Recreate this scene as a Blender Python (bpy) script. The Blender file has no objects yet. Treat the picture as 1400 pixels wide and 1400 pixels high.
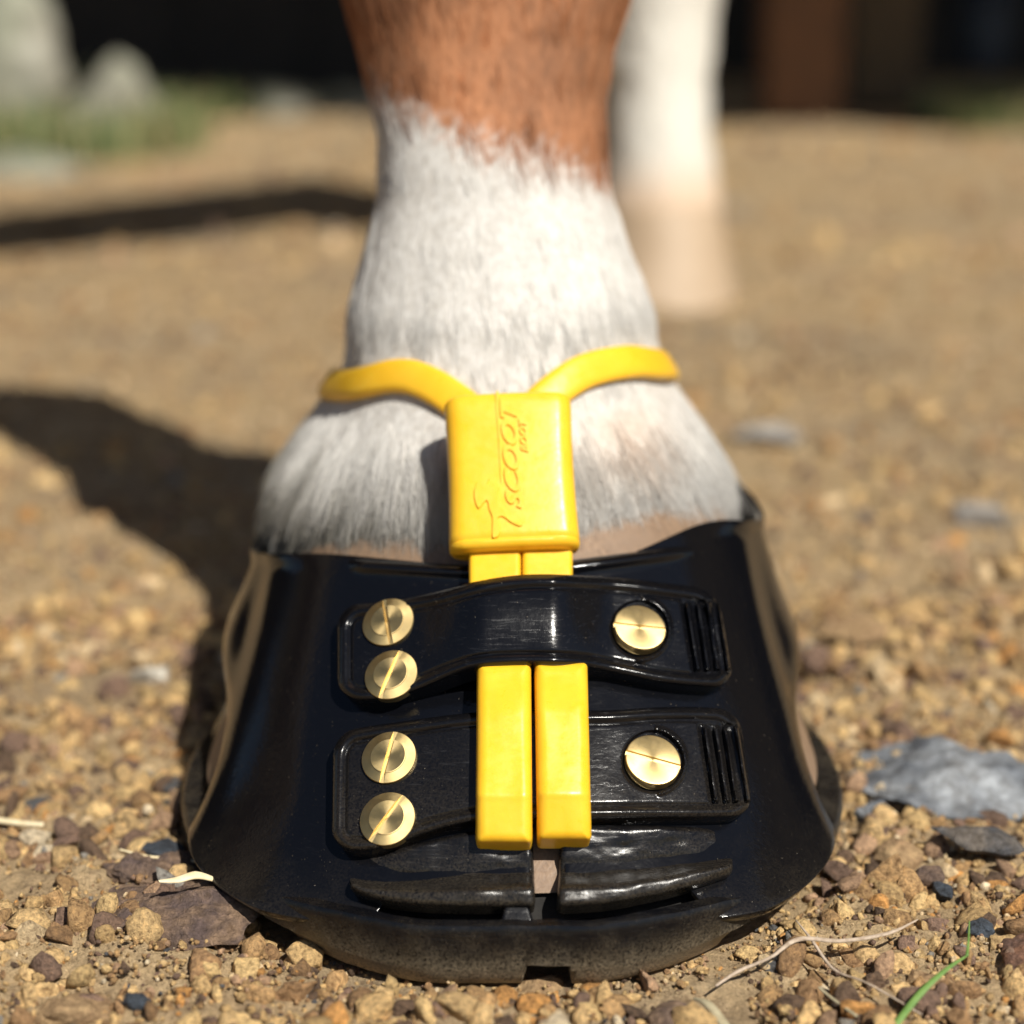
import bpy, bmesh, math, random
import numpy as np
from mathutils import Vector, Matrix

R = math.radians
rng = np.random.default_rng(7)
random.seed(7)
scene = bpy.context.scene
col = scene.collection

# ------------------------------------------------------------------ camera
CAM_H, PITCH, FPX = 0.161, R(16.26), 2400.0      # metres, tilt down, focal length in photo pixels (1400 wide)
cam_d = bpy.data.cameras.new("camera")
cam_d.sensor_width = 36.0
cam_d.lens = 36.0 * FPX / 1400.0
cam_d.clip_start = 0.01
cam_d.clip_end = 400.0
cam_d.dof.use_dof = True
cam_d.dof.focus_distance = 0.312
cam_d.dof.aperture_fstop = 7.8
cam = bpy.data.objects.new("camera", cam_d)
cam.location = (0, 0, CAM_H)
cam.rotation_euler = (math.pi / 2 - PITCH, 0, 0)
col.objects.link(cam)
scene.camera = cam

# ------------------------------------------------------------------ sky, sun, exposure
SUN_EL = R(51)
SUN_AZ = np.array([0.60, -0.80]); SUN_AZ /= np.linalg.norm(SUN_AZ)
world = bpy.data.worlds.new("World")
scene.world = world
world.use_nodes = True
wn = world.node_tree
bg = wn.nodes["Background"]
sky = wn.nodes.new("ShaderNodeTexSky")
sky.sky_type = 'NISHITA'
sky.sun_disc = False
sky.sun_elevation = SUN_EL
sky.sun_rotation = math.atan2(SUN_AZ[0], SUN_AZ[1])
wn.links.new(sky.outputs[0], bg.inputs[0])
bg.inputs[1].default_value = 0.05
sd = bpy.data.lights.new("sun", 'SUN')
sd.energy = 5.0
sd.angle = R(0.53)
sd.color = (1.0, 0.95, 0.86)
sun = bpy.data.objects.new("sun", sd)
Ldir = Vector((SUN_AZ[0] * math.cos(SUN_EL), SUN_AZ[1] * math.cos(SUN_EL), math.sin(SUN_EL)))
sun.rotation_euler = Ldir.to_track_quat('Z', 'Y').to_euler()
sun.location = Ldir * 5
col.objects.link(sun)
scene.view_settings.view_transform = 'Standard'
scene.view_settings.look = 'None'
scene.view_settings.exposure = 0.32
scene.view_settings.gamma = 1.0
scene.view_settings.use_curve_mapping = False
scene.cycles.max_bounces = 8
scene.cycles.use_denoising = True

# ------------------------------------------------------------------ helpers
CP, SP = math.cos(PITCH), math.sin(PITCH)
def rays(px, py):
    """directions of photo pixels (1400 px frame) from the camera"""
    cx = (np.asarray(px, float) - 700) / FPX
    cy = -(np.asarray(py, float) - 700) / FPX
    d = np.stack([cx, CP + cy * SP, -SP + cy * CP], -1)
    return d / np.linalg.norm(d, axis=-1, keepdims=True)
def ground(px, py, z=0.0):
    d = rays(px, py)
    s = (z - CAM_H) / d[..., 2]
    return np.array([0, 0, CAM_H]) + d * s[..., None] if np.ndim(s) else np.array([0, 0, CAM_H]) + d * s
def at_y(px, py, y):
    d = rays(px, py)
    return np.array([0, 0, CAM_H]) + d * (y / d[1])

def hash3(i, j, k, seed):
    n = (i * 374761393 + j * 668265263 + k * 2147483647 + seed * 1274126177) & 0xffffffff
    n = ((n ^ (n >> 13)) * 1274126177) & 0xffffffff
    n = n ^ (n >> 16)
    return (n & 0xffff) / 65535.0
def vnoise(p, seed=0):
    """value noise -1..1, p (...,3)"""
    p = np.asarray(p, float)
    f = np.floor(p).astype(np.int64)
    t = p - f
    t = t * t * (3 - 2 * t)
    r = 0
    for a in (0, 1):
        for b in (0, 1):
            for c in (0, 1):
                w = (t[..., 0] if a else 1 - t[..., 0]) * (t[..., 1] if b else 1 - t[..., 1]) * (t[..., 2] if c else 1 - t[..., 2])
                r = r + w * hash3(f[..., 0] + a, f[..., 1] + b, f[..., 2] + c, seed)
    return r * 2 - 1
def fbm(p, octaves=3, seed=0):
    p = np.asarray(p, float)
    r, amp = 0, 1.0
    for o in range(octaves):
        r = r + amp * vnoise(p * (2.03 ** o) + o * 17.3, seed + o)
        amp *= 0.5
    return r
def sstep(a, b, x):
    t = np.clip((np.asarray(x, float) - a) / (b - a), 0, 1)
    return t * t * (3 - 2 * t)

def put(o, parent=None, label=None, cat=None, group=None, kind=None):
    col.objects.link(o)
    if parent: o.parent = parent
    if label: o["label"] = label
    if cat: o["category"] = cat
    if group: o["group"] = group
    if kind: o["kind"] = kind
    return o
def mesh(name, verts, faces, mat, smooth=True, sharp=None, colors=None):
    me = bpy.data.meshes.new(name)
    verts = np.asarray(verts, np.float32)
    if isinstance(faces, np.ndarray):
        k = faces.shape[1]
        me.vertices.add(len(verts)); me.vertices.foreach_set("co", verts.ravel())
        me.loops.add(faces.size); me.loops.foreach_set("vertex_index", faces.astype(np.int32).ravel())
        me.polygons.add(len(faces)); me.polygons.foreach_set("loop_start", np.arange(0, faces.size, k, dtype=np.int32))
        me.update(calc_edges=True); me.validate()
    else:
        me.from_pydata([tuple(v) for v in verts], [], faces)
        me.update()
    if smooth:
        me.polygons.foreach_set("use_smooth", np.ones(len(me.polygons), bool))
        if sharp: me.set_sharp_from_angle(angle=R(sharp))
    if colors is not None:
        ca = me.color_attributes.new("tint", 'FLOAT_COLOR', 'POINT')
        c4 = np.ones((len(verts), 4), np.float32); c4[:, :3] = colors
        ca.data.foreach_set("color", c4.ravel())
    if mat: me.materials.append(mat)
    return me
def obj(name, me, parent=None, **k):
    return put(bpy.data.objects.new(name, me), parent, **k)
def fix_normals(me):
    bm = bmesh.new(); bm.from_mesh(me)
    bmesh.ops.recalc_face_normals(bm, faces=bm.faces)
    bm.to_mesh(me); bm.free(); me.update()

class Mat:
    def __init__(s, name, color=(.5, .5, .5), rough=.5, metal=0.0, spec=.5, **kw):
        s.m = bpy.data.materials.new(name); s.m.use_nodes = True
        s.nt = s.m.node_tree; s.b = s.nt.nodes["Principled BSDF"]
        s.b.inputs["Base Color"].default_value = (*color, 1)
        s.b.inputs["Roughness"].default_value = rough
        s.b.inputs["Metallic"].default_value = metal
        s.b.inputs["Specular IOR Level"].default_value = spec
        for k, v in kw.items(): s.b.inputs[k.replace("_", " ")].default_value = v
    def n(s, t, **kw):
        x = s.nt.nodes.new(t)
        for k, v in kw.items():
            if hasattr(x, k): setattr(x, k, v)
            else: x.inputs[k.replace("_", " ")].default_value = v
        return x
    def l(s, a, b): s.nt.links.new(a, b)
    def coord(s, out="Object", scale=None):
        c = s.n("ShaderNodeTexCoord").outputs[out]
        if scale is not None:
            mp = s.n("ShaderNodeMapping"); mp.inputs["Scale"].default_value = scale
            s.l(c, mp.inputs[0]); c = mp.outputs[0]
        return c
    def noise(s, scale, detail=4, rough=.55, vec=None):
        t = s.n("ShaderNodeTexNoise"); t.inputs["Scale"].default_value = scale
        t.inputs["Detail"].default_value = detail; t.inputs["Roughness"].default_value = rough
        s.l(vec if vec is not None else s.coord(), t.inputs["Vector"])
        return t.outputs["Fac"]
    def ramp(s, fac, stops):
        r = s.n("ShaderNodeValToRGB")
        el = r.color_ramp.elements
        while len(el) < len(stops): el.new(0.5)
        for e, (p, c) in zip(el, stops):
            e.position = p; e.color = (*c, 1) if len(c) == 3 else c
        s.l(fac, r.inputs[0]); return r.outputs[0]
    def mix(s, fac, a, b, mode='MIX'):
        x = s.n("ShaderNodeMix"); x.data_type = 'RGBA'; x.blend_type = mode
        for v, i in ((fac, 0), (a, 6), (b, 7)):
            if isinstance(v, (int, float)): x.inputs[i].default_value = v
            elif isinstance(v, tuple): x.inputs[i].default_value = (*v, 1)
            else: s.l(v, x.inputs[i])
        return x.outputs[2]
    def math(s, op, a, b=0.0):
        x = s.n("ShaderNodeMath"); x.operation = op
        for v, i in ((a, 0), (b, 1)):
            if isinstance(v, (int, float)): x.inputs[i].default_value = v
            else: s.l(v, x.inputs[i])
        return x.outputs[0]
    def maprange(s, v, a, b, c=0.0, d=1.0):
        x = s.n("ShaderNodeMapRange")
        for i, q in ((1, a), (2, b), (3, c), (4, d)): x.inputs[i].default_value = q
        s.l(v, x.inputs[0]); return x.outputs[0]
    def bump(s, h, strength, dist):
        x = s.n("ShaderNodeBump"); x.inputs["Strength"].default_value = strength; x.inputs["Distance"].default_value = dist
        s.l(h, x.inputs["Height"])
        prev = s.b.inputs["Normal"]
        if prev.is_linked: s.l(prev.links[0].from_socket, x.inputs["Normal"])
        s.l(x.outputs[0], prev)
    def set(s, k, v): s.l(v, s.b.inputs[k])

# ------------------------------------------------------------------ materials
def rubber(name, dusty, dust_lo, dust_hi, rough=.22, scratch=.5):
    """glossy black moulded rubber, dust that clings low down, fine scratches"""
    m = Mat(name, (.003, .003, .004), rough, spec=.40)
    pos = m.n("ShaderNodeNewGeometry").outputs["Position"]
    sep = m.n("ShaderNodeSeparateXYZ"); m.l(pos, sep.inputs[0])
    h = m.maprange(sep.outputs[2], dust_hi, dust_lo)
    n1 = m.noise(105, 9, .72, pos); n2 = m.noise(2300, 5, .7, pos)
    d = m.math('MULTIPLY', m.maprange(n1, .45, .62), m.maprange(n2, .40, .62))
    low = m.math('POWER', h, 3.6)
    d = m.math('ADD', m.math('MULTIPLY', d, m.math('MULTIPLY', h, dusty * .55)), m.math('MULTIPLY', m.math('MULTIPLY', low, m.maprange(n2, .36, .58)), dusty * 4.8))
    d = m.math('MINIMUM', d, .92)
    sp = m.maprange(m.noise(2600, 2, .5, pos), .735, .76)
    d = m.math('MINIMUM', m.math('ADD', d, m.math('MULTIPLY', sp, .28)), 1.0)
    c = m.mix(d, (.0028, .003, .0042), (.40, .32, .21))
    mp = m.n("ShaderNodeMapping"); mp.inputs["Scale"].default_value = (160, 900, 2600); mp.inputs["Rotation"].default_value = (0, .12, .05)
    m.l(pos, mp.inputs[0])
    sc = m.maprange(m.noise(1.0, 6, .7, mp.outputs[0]), .56, .72)
    smear = m.noise(120, 5, .6, pos)
    ro = m.math('ADD', m.maprange(smear, .3, .75, rough * .7, rough * 1.7), m.math('MULTIPLY', sc, .22 * scratch))
    ro = m.math('MINIMUM', m.math('ADD', ro, m.math('MULTIPLY', d, .6)), .95)
    m.set("Base Color", m.mix(m.math('MULTIPLY', sc, .025 * scratch), c, (.35, .36, .4)))
    m.set("Roughness", ro)
    m.bump(m.noise(900, 4, .6, pos), .12, .0004)
    m.bump(sc, .10 * scratch, .0002)
    m.bump(d, .4, .0003)
    return m.m
M_shell = rubber("shell_rubber", .08, -.004, .020, .085, .25)
M_sole = rubber("sole_rubber", .66, -.003, .0135, .22, .9)
M_lip = rubber("lip_rubber", .15, .000, .030, .19, 1.1)
M_strap = rubber("strap_rubber", .02, .010, .06, .15, .8)

def yellow():
    m = Mat("yellow_rubber", (.93, .62, .015), .3, spec=.5, Subsurface_Weight=.18, Subsurface_Scale=.002)
    m.b.inputs["Subsurface Radius"].default_value = (1, .55, .08)
    pos = m.n("ShaderNodeNewGeometry").outputs["Position"]
    m.set("Base Color", m.ramp(m.noise(140, 5, .6, pos), [(.3, (.80, .45, .016)), (.7, (.84, .50, .028))]))
    m.set("Roughness", m.maprange(m.noise(380, 5, .7, pos), .3, .7, .24, .46))
    m.bump(m.noise(260, 4, .6, pos), .12, .0006)
    return m.m
M_yellow = yellow()

def brass():
    m = Mat("turned_brass", (.62, .46, .2), .3, 1.0)
    m.b.inputs["Anisotropic"].default_value = .55
    tg = m.n("ShaderNodeTangent"); tg.direction_type = 'RADIAL'; tg.axis = 'Z'
    m.l(tg.outputs[0], m.b.inputs["Tangent"])
    oc = m.coord()
    sep = m.n("ShaderNodeSeparateXYZ"); m.l(oc, sep.inputs[0])
    ra = m.math('SQRT', m.math('ADD', m.math('MULTIPLY', sep.outputs[0], sep.outputs[0]), m.math('MULTIPLY', sep.outputs[1], sep.outputs[1])))
    cx = m.n("ShaderNodeCombineXYZ"); m.l(m.math('MULTIPLY', ra, 9000.0), cx.inputs[0])
    rings = m.noise(1.0, 3, .6, cx.outputs[0])
    m.bump(rings, .2, .00003)
    m.set("Base Color", m.ramp(m.noise(500, 5, .6), [(.3, (.55, .41, .18)), (.7, (.63, .48, .23))]))
    m.set("Roughness", m.maprange(m.noise(700, 4, .6), .3, .7, .42, .54))
    return m.m
M_brass = brass()

def hoof_mat():
    m = Mat("hoof_horn", (.42, .28, .17), .55)
    v = m.coord("Object", (900, 900, 60))
    n = m.noise(1.0, 4, .6, v)
    m.set("Base Color", m.mix(m.maprange(m.noise(90, 4), .35, .7), m.ramp(n, [(.3, (.13, .08, .048)), (.7, (.29, .19, .115))]), (.21, .14, .09)))
    m.bump(n, .35, .0004)
    return m.m
M_hoof = hoof_mat()
def skin_mat():
    m = Mat("coat_skin", (.6, .5, .45), .8)
    a = m.n("ShaderNodeAttribute"); a.attribute_name = "tint"
    v = m.coord("Object", (900, 900, 110))
    n = m.noise(1.0, 4, .6, v)
    n3 = m.noise(420, 5, .7)
    c = m.mix(1.0, a.outputs["Color"], m.ramp(n, [(.3, (.84, .82, .80)), (.7, (1.05, 1.05, 1.04))]), 'MULTIPLY')
    m.set("Base Color", m.mix(1.0, c, m.ramp(n3, [(.32, (.85, .83, .8)), (.6, (1.04, 1.04, 1.04))]), 'MULTIPLY'))
    m.bump(n, .6, .0008); m.bump(n3, .4, .0006)
    return m.m
M_skin = skin_mat()
def hair_mat():
    m = Mat("coat_hair", (.8, .78, .74), .55, spec=.22)
    a = m.n("ShaderNodeAttribute"); a.attribute_name = "tint"
    m.set("Base Color", a.outputs["Color"])
    tr = m.n("ShaderNodeBsdfTranslucent"); m.l(a.outputs["Color"], tr.inputs[0])
    mx = m.n("ShaderNodeMixShader"); mx.inputs[0].default_value = .32
    m.l(m.b.outputs[0], mx.inputs[1]); m.l(tr.outputs[0], mx.inputs[2])
    m.l(mx.outputs[0], m.nt.nodes["Material Output"].inputs[0])
    return m.m
M_hair = hair_mat()
def stone_mat(name, attr=True, color=(.3, .25, .2), color2=(.15, .12, .1), sc=900):
    m = Mat(name, color, .8, spec=.4)
    pos = m.n("ShaderNodeNewGeometry").outputs["Position"]
    n = m.noise(sc, 6, .7, pos); n2 = m.noise(sc * .28, 4, .6, pos)
    if attr:
        a = m.n("ShaderNodeAttribute"); a.attribute_name = "tint"
        c = m.mix(1.0, a.outputs["Color"], m.ramp(n, [(.32, (.34, .29, .25)), (.5, (.95, .95, .95)), (.70, (1.55, 1.5, 1.4))]), 'MULTIPLY')
    else:
        c = m.mix(m.maprange(n2, .38, .62), color, color2)
        c = m.mix(1.0, c, m.ramp(n, [(.3, (.5, .46, .42)), (.52, (1, 1, 1)), (.72, (1.7, 1.7, 1.7))]), 'MULTIPLY')
    m.set("Base Color", c)
    m.set("Roughness", m.maprange(n, .35, .75, .85, .34))
    m.bump(n, 1.0, .0016)
    return m.m
M_gravel = stone_mat("gravel_grain")
def ground_mat():
    m = Mat("sandy_soil", (.36, .25, .13), .92, spec=.25)
    pos = m.n("ShaderNodeNewGeometry").outputs["Position"]
    fine = m.noise(1400, 5, .75, pos)
    grit = m.noise(330, 5, .7, pos)
    mid = m.noise(42, 5, .65, pos)
    big = m.noise(6.5, 4, .6, pos)
    c = m.ramp(mid, [(.25, (.33, .23, .135)), (.42, (.50, .36, .21)), (.58, (.62, .455, .265)), (.75, (.70, .56, .36))])
    c = m.mix(m.maprange(big, .5, .68), c, (.40, .315, .215))
    c = m.mix(m.maprange(big, .46, .30), c, (.57, .42, .235))
    c = m.mix(1.0, c, m.ramp(grit, [(.30, (.55, .5, .47)), (.45, (.97, .97, .97)), (.7, (1.2, 1.18, 1.12))]), 'MULTIPLY')
    c = m.mix(1.0, c, m.ramp(fine, [(.3, (.7, .68, .65)), (.6, (1.1, 1.1, 1.1))]), 'MULTIPLY')
    m.set("Base Color", c)
    m.bump(grit, 1.0, .006); m.bump(fine, .9, .0016)
    return m.m
M_ground = ground_mat()
def plain(name, c, rough=.7, c2=None, sc=30, bump=.3, dist=.003):
    m = Mat(name, c, rough)
    if c2:
        n = m.noise(sc, 5, .6)
        m.set("Base Color", m.ramp(n, [(.32, c), (.68, c2)])); m.bump(n, bump, dist)
    return m.m

# ------------------------------------------------------------------ ground
BOOT_C = np.array([0.0, 0.337])
def sole_q(x, y):
    """1 on the sole outline, less inside"""
    dy = y - 0.337
    b = np.where(dy < 0, .0762, .080)
    return (np.abs(x / .0675) ** 2.06 + np.abs(dy / b) ** 2.06) ** (1 / 2.06)
def ground_h(x, y):
    x = np.asarray(x, float); y = np.asarray(y, float)
    p = np.stack([x, y, np.zeros_like(x)], -1)
    far = sstep(.5, 1.2, np.hypot(x, y - .3))
    h = .0028 * fbm(p * 28, 3, 3) + .0013 * fbm(p * 170, 3, 9) * (1 - far) + .0007 * np.abs(vnoise(p * 620, 19)) * (1 - far) + .012 * far * fbm(p * 3.1, 2, 5)
    h = h + .003 * sstep(.0, -.07, x) * sstep(.33, .25, y)
    q = sole_q(x, y)
    k = sstep(1.0, 1.07, q)
    h = h * k - .0012 * (1 - k)
    lim = .0008 + .10 * np.clip(q - 1.0, 0, 10)
    return np.minimum(h, lim)
def axis_pts(lo, hi, dense_lo, dense_hi, d0, growth=1.09):
    mid = list(np.arange(dense_lo, dense_hi + 1e-9, d0))
    a, s = [], d0
    v = dense_lo
    while v > lo: s *= growth; v -= s; a.append(v)
    b, s = [], d0
    v = dense_hi
    while v < hi: s *= growth; v += s; b.append(v)
    return np.array(a[::-1] + mid + b)
gx = axis_pts(-150, 150, -.16, .16, .0012)
gy = axis_pts(-60, 300, .20, .46, .0012)
GX, GY = np.meshgrid(gx, gy, indexing='ij')
GZ = ground_h(GX, GY)
nv = np.stack([GX, GY, GZ], -1).reshape(-1, 3)
ii, jj = np.meshgrid(np.arange(len(gx) - 1), np.arange(len(gy) - 1), indexing='ij')
a = (ii * len(gy) + jj).ravel()
gf = np.stack([a, a + len(gy), a + len(gy) + 1, a + 1], -1)
obj("ground", mesh("ground", nv, gf, M_ground), kind="structure")

# ------------------------------------------------------------------ stones
def ico(sub):
    bm = bmesh.new(); bmesh.ops.create_icosphere(bm, subdivisions=sub, radius=1.0)
    v = np.array([x.co[:] for x in bm.verts]); f = np.array([[q.index for q in x.verts] for x in bm.faces])
    bm.free(); return v, f
ICO = {k: ico(max(k, 1)) for k in (1, 2, 3, 4, 5)}
_b = bmesh.new(); bmesh.ops.create_icosphere(_b, subdivisions=1, radius=1.0)
_pv = np.array([v_.co[:] for v_ in _b.verts]); _pf = np.array([[q.index for q in f_.verts] for f_ in _b.faces]); _b.free()
ICO[0] = (_pv, _pf)
def stone_shape(sub, seed, cuts=7, rough=.14, fine=.0):
    r = np.random.default_rng(seed)
    v = ICO[sub][0].copy()
    v *= (1 + rough * fbm(v * 1.3 + seed * 3.7, 3, seed))[:, None]
    for _ in range(cuts):
        n = r.normal(size=3); n /= np.linalg.norm(n)
        d = r.uniform(.36, .78)
        o = np.maximum(v @ n - d, 0)
        v -= o[:, None] * n * .92
    if fine: v *= (1 + fine * fbm(v * 6 + seed, 4, seed + 5))[:, None]
    return v
PAL = np.array([(.66, .47, .245), (.60, .42, .21), (.76, .60, .39), (.80, .69, .52), (.48, .31, .155), (.36, .225, .12), (.15, .10, .07),
                (.24, .16, .125), (.30, .29, .28), (.10, .105, .12), (.58, .31, .11), (.70, .51, .26), (.45, .30, .20)])
PW = np.array([17, 17, 6, 2.2, 16, 14, 8, 7, 1.5, 1.4, 4, 12, 10.]); PW /= PW.sum()
def rot_mats(n, r, flat=1.0):
    q = r.normal(size=(n, 4)); q /= np.linalg.norm(q, axis=1, keepdims=True)
    w, x, y, z = q.T
    return np.stack([1 - 2 * (y * y + z * z), 2 * (x * y - z * w), 2 * (x * z + y * w), 2 * (x * y + z * w), 1 - 2 * (x * x + z * z), 2 * (y * z - x * w),
                     2 * (x * z - y * w), 2 * (y * z + x * w), 1 - 2 * (x * x + y * y)], -1).reshape(n, 3, 3)
GRAVEL = []
def scatter(name, pos, size, sub, seed, mat=M_gravel, pal_w=PW, smooth=False, sink=.25, pile=.0022):
    r = np.random.default_rng(seed)
    n = len(pos)
    shapes = np.stack([stone_shape(sub, seed * 31 + k, cuts=7 + k % 5, rough=.26, fine=.10 if sub > 1 else 0) for k in range(14)])
    f0 = ICO[sub][1]
    which = r.integers(0, 14, n)
    V = shapes[which] * r.uniform([.75, .6, .45], [1.25, 1.0, .95], (n, 3))[:, None, :]
    V = np.einsum('nij,nkj->nki', rot_mats(n, r), V) * size[:, None, None]
    base = np.stack([pos[:, 0], pos[:, 1], ground_h(pos[:, 0], pos[:, 1]) + size * (r.uniform(.1, .6, n) - sink) + pile * np.maximum(fbm(np.c_[pos * 90, 0 * pos[:, :1]], 2, 41), 0) * r.random(n)], -1)
    V = V + base[:, None, :]
    F = (f0[None] + (np.arange(n) * V.shape[1])[:, None, None]).reshape(-1, 3)
    c = PAL[r.choice(len(PAL), n, p=pal_w)] * r.uniform(.7, 1.25, (n, 1)) * np.array([1.03, .98, .88])
    C = np.repeat(c, V.shape[1], axis=0)
    GRAVEL.append((V.reshape(-1, 3), F, C))
def spots(n, x0, x1, y0, y1, r, power=1.0, edge=.985):
    """positions in a trapezoid that widens with distance"""
    y = y0 + (y1 - y0) * r.random(n) ** power
    x = r.uniform(-1, 1, n) * (x0 + (x1 - x0) * (y - y0) / (y1 - y0))
    p = np.stack([x, y], -1)
    return p[sole_q(p[:, 0], p[:, 1]) > edge]
rs = np.random.default_rng(21)
patchy = lambda p, k=30: fbm(np.c_[p * k, np.zeros(len(p))], 2, 77)
p = spots(20000, .105, .175, .235, .46, rs, edge=.94); p = p[(patchy(p) > -.75) | (p[:, 0] > .04)]
scatter("gravel", p, rs.uniform(.0003, .0009, len(p)), 0, 6, sink=.2)
p = spots(7500, .105, .175, .235, .46, rs, edge=.955); p = p[(patchy(p) > -.6) | (p[:, 0] > .04)]
scatter("gravel", p, rs.uniform(.0006, .0015, len(p)), 1, 1)
p = spots(3300, .105, .175, .235, .46, rs); p = p[(patchy(p) > -.5) | (p[:, 0] > .04)]
scatter("gravel", p, .0015 + .0030 * rs.random(len(p)) ** 1.8, 2, 2, sink=.3)
p = spots(430, .105, .175, .235, .46, rs); p = p[sole_q(p[:, 0], p[:, 1]) > 1.05]
scatter("gravel", p, .0028 + .0028 * rs.random(len(p)) ** 1.6, 3, 3, sink=.45)
p = spots(2500, .175, .62, .43, 1.25, rs, 1.3)
scatter("gravel", p, .0022 + .0045 * rs.random(len(p)) ** 3, 1, 4, sink=.35, pile=0)
p = spots(9000, .175, .62, .43, 1.25, rs, 1.3)
scatter("gravel", p, .0010 + .0018 * rs.random(len(p)) ** 2, 0, 7, sink=.3, pile=0)
p = spots(2600, .55, 1.2, 1.1, 2.7, rs, 1.2)
scatter("gravel", p, .003 + .010 * rs.random(len(p)) ** 4, 0, 5, sink=.4, pile=0)

_o = np.cumsum([0] + [len(q[0]) for q in GRAVEL])[:-1]
obj("gravel", mesh("gravel", np.concatenate([q[0] for q in GRAVEL]), np.concatenate([q[1] + o_ for q, o_ in zip(GRAVEL, _o)]), M_gravel, smooth=False, colors=np.concatenate([q[2] for q in GRAVEL])), kind="stuff")

def rock(label, px, py, size, mat, seed, rz=0.0, lift=0.0, cuts=8, tilt=(0, 0), name="stone", cat="stone", group=None, sub=4, relief=.00045, fine=.045, rough=.16):
    """a single stone: the pixel names the ground point under its middle; size = half lengths in metres"""
    g = ground(px, py)
    v = stone_shape(sub, seed, cuts, rough, fine) * np.array(size)
    n_ = v / np.array(size) ** 2; n_ /= np.linalg.norm(n_, axis=1, keepdims=True)
    sc_ = min(1.0, max(size) / .02)
    v = v + n_ * (relief * fbm(v * 330 / max(1, max(size) / .02) + seed, 4, seed + 7))[:, None]
    o = obj(name, mesh(name, v, ICO[sub][1], mat, True, 50), None, label=label, cat=cat, group=group)
    o.location = (g[0], g[1], float(ground_h(g[0], g[1])) + lift)
    o.rotation_euler = (tilt[0], tilt[1], rz)
    return o
M_rock_brown = stone_mat("brown_rock", False, (.25, .165, .105), (.115, .08, .07), 700)
M_rock_rust = stone_mat("rusty_rock", False, (.26, .13, .075), (.15, .09, .07), 700)
M_rock_grey = stone_mat("grey_rock", False, (.27, .285, .30), (.085, .095, .11), 260)
M_rock_dark = stone_mat("dark_rock", False, (.075, .075, .08), (.16, .135, .11), 600)
M_rock_blue = stone_mat("slate_rock", False, (.07, .085, .105), (.035, .04, .05), 900)
M_rock_tan = stone_mat("tan_rock", False, (.46, .31, .16), (.33, .21, .11), 700)
M_rock_white = stone_mat("white_rock", False, (.66, .62, .54), (.5, .46, .38), 300)
M_rock_mix = stone_mat("dusty_grey_rock", False, (.34, .32, .29), (.24, .22, .20), 160)
M_rock_pale = stone_mat("pale_rock", False, (.27, .26, .21), (.18, .19, .135), 25)
rock("flat brown weathered rock embedded beside the boot sole, straw lying on it", 262, 1270, (.022, .015, .0038), M_rock_brown, 11, .2, .0036, sub=5, relief=.0011, cat="rock", name="flat_rock", rough=.22)
rock("dark reddish brown flat rock behind the straw piece", 225, 1205, (.013, .010, .003), M_rock_brown, 47, -.3, .0018, sub=5, relief=.0011, cat="rock", name="flat_rock")
rock("large flat blue grey speckled rock lying beside the boot's heel", 1325, 1078, (.0270, .0250, .0062), M_rock_grey, 23, .15, .0016, sub=5, relief=.0011, cat="rock", name="flat_rock", rough=.22)
rock("long dark grey slab of stone propped above a black hollow", 1318, 1180, (.0112, .0042, .0023), M_rock_dark, 35, -.25, .0052, tilt=(.1, .16), name="stone_slab", cat="rock")
rock("tan stone with dark shaded side leaning on the slab", 1225, 1180, (.0055, .0042, .0034), M_rock_tan, 36, .6, .0018)
rock("rough brown and grey stone in front of the propped slab", 1262, 1215, (.0042, .0035, .0030), M_rock_brown, 39, .2, .0012)
rock("black shiny oval pebble below the rough stone and slab", 1288, 1232, (.0022, .0034, .0015), M_rock_blue, 41, .5, .0012, name="pebble", cat="pebble")
rock("slate blue pebble among brown gravel near the grass blade", 1334, 1282, (.0036, .0024, .0019), M_rock_blue, 43, .2, .0012, name="pebble", cat="pebble")
rock("rust brown slab of stone behind the grass blade", 1402, 1315, (.0082, .0056, .0028), M_rock_rust, 44, .3, .0006, name="stone_slab", cat="rock")
rock("pale brown ridged stone lying between twig and grass blade", 1262, 1345, (.0066, .0032, .0022), M_rock_tan, 52, -.3, .0012)
rock("round brown stone half buried in front of the sole", 918, 1392, (.0046, .0036, .0028), M_rock_brown, 53, .1, .0006)
rock("brown stone wedged under the notch of the toe", 738, 1345, (.0050, .0032, .0026), M_rock_tan, 54, .2, .0)
rock("dark slate pebble on sandy crumbs left of the flat rock", 45, 1283, (.0032, .0022, .0017), M_rock_blue, 55, -.2, .0012, name="pebble", cat="pebble")
rock("charcoal pebble in a gap between sandy lumps", 188, 1388, (.0030, .0022, .0018), M_rock_blue, 56, .2, .0008, name="pebble", cat="pebble")
rock("sandy tan lump of soil beside the charcoal pebble", 105, 1390, (.0075, .0045, .0035), M_rock_tan, 57, .2, .0004, name="soil_lump", cat="soil lump", fine=.08)
rock("dark grey angular stone against the shaded heel of the boot", 212, 1172, (.0055, .0035, .0027), M_rock_blue, 58, .1, .0018)
rock("grey stone with brown cast beside the rubbery heel edge", 1195, 1120, (.0045, .004, .0028), M_rock_grey, 59, .1, .0014)
rock("white out of focus pebble beside the boot's shadow", 207, 930, (.0062, .005, .0038), M_rock_white, 60, .2, .002, name="pebble", cat="pebble")
rock("cream pebble just behind the white one", 215, 880, (.006, .005, .003), M_rock_tan, 61, .5, .001, name="pebble", cat="pebble")
rock("bluish grey stone out of focus in the lit gravel behind the hoof", 1045, 615, (.013, .010, .006), M_rock_mix, 62, .2, .002)
rock("mauve grey stone out of focus beyond the boot heel", 1345, 720, (.011, .009, .005), M_rock_mix, 63, .2, .001)
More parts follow.
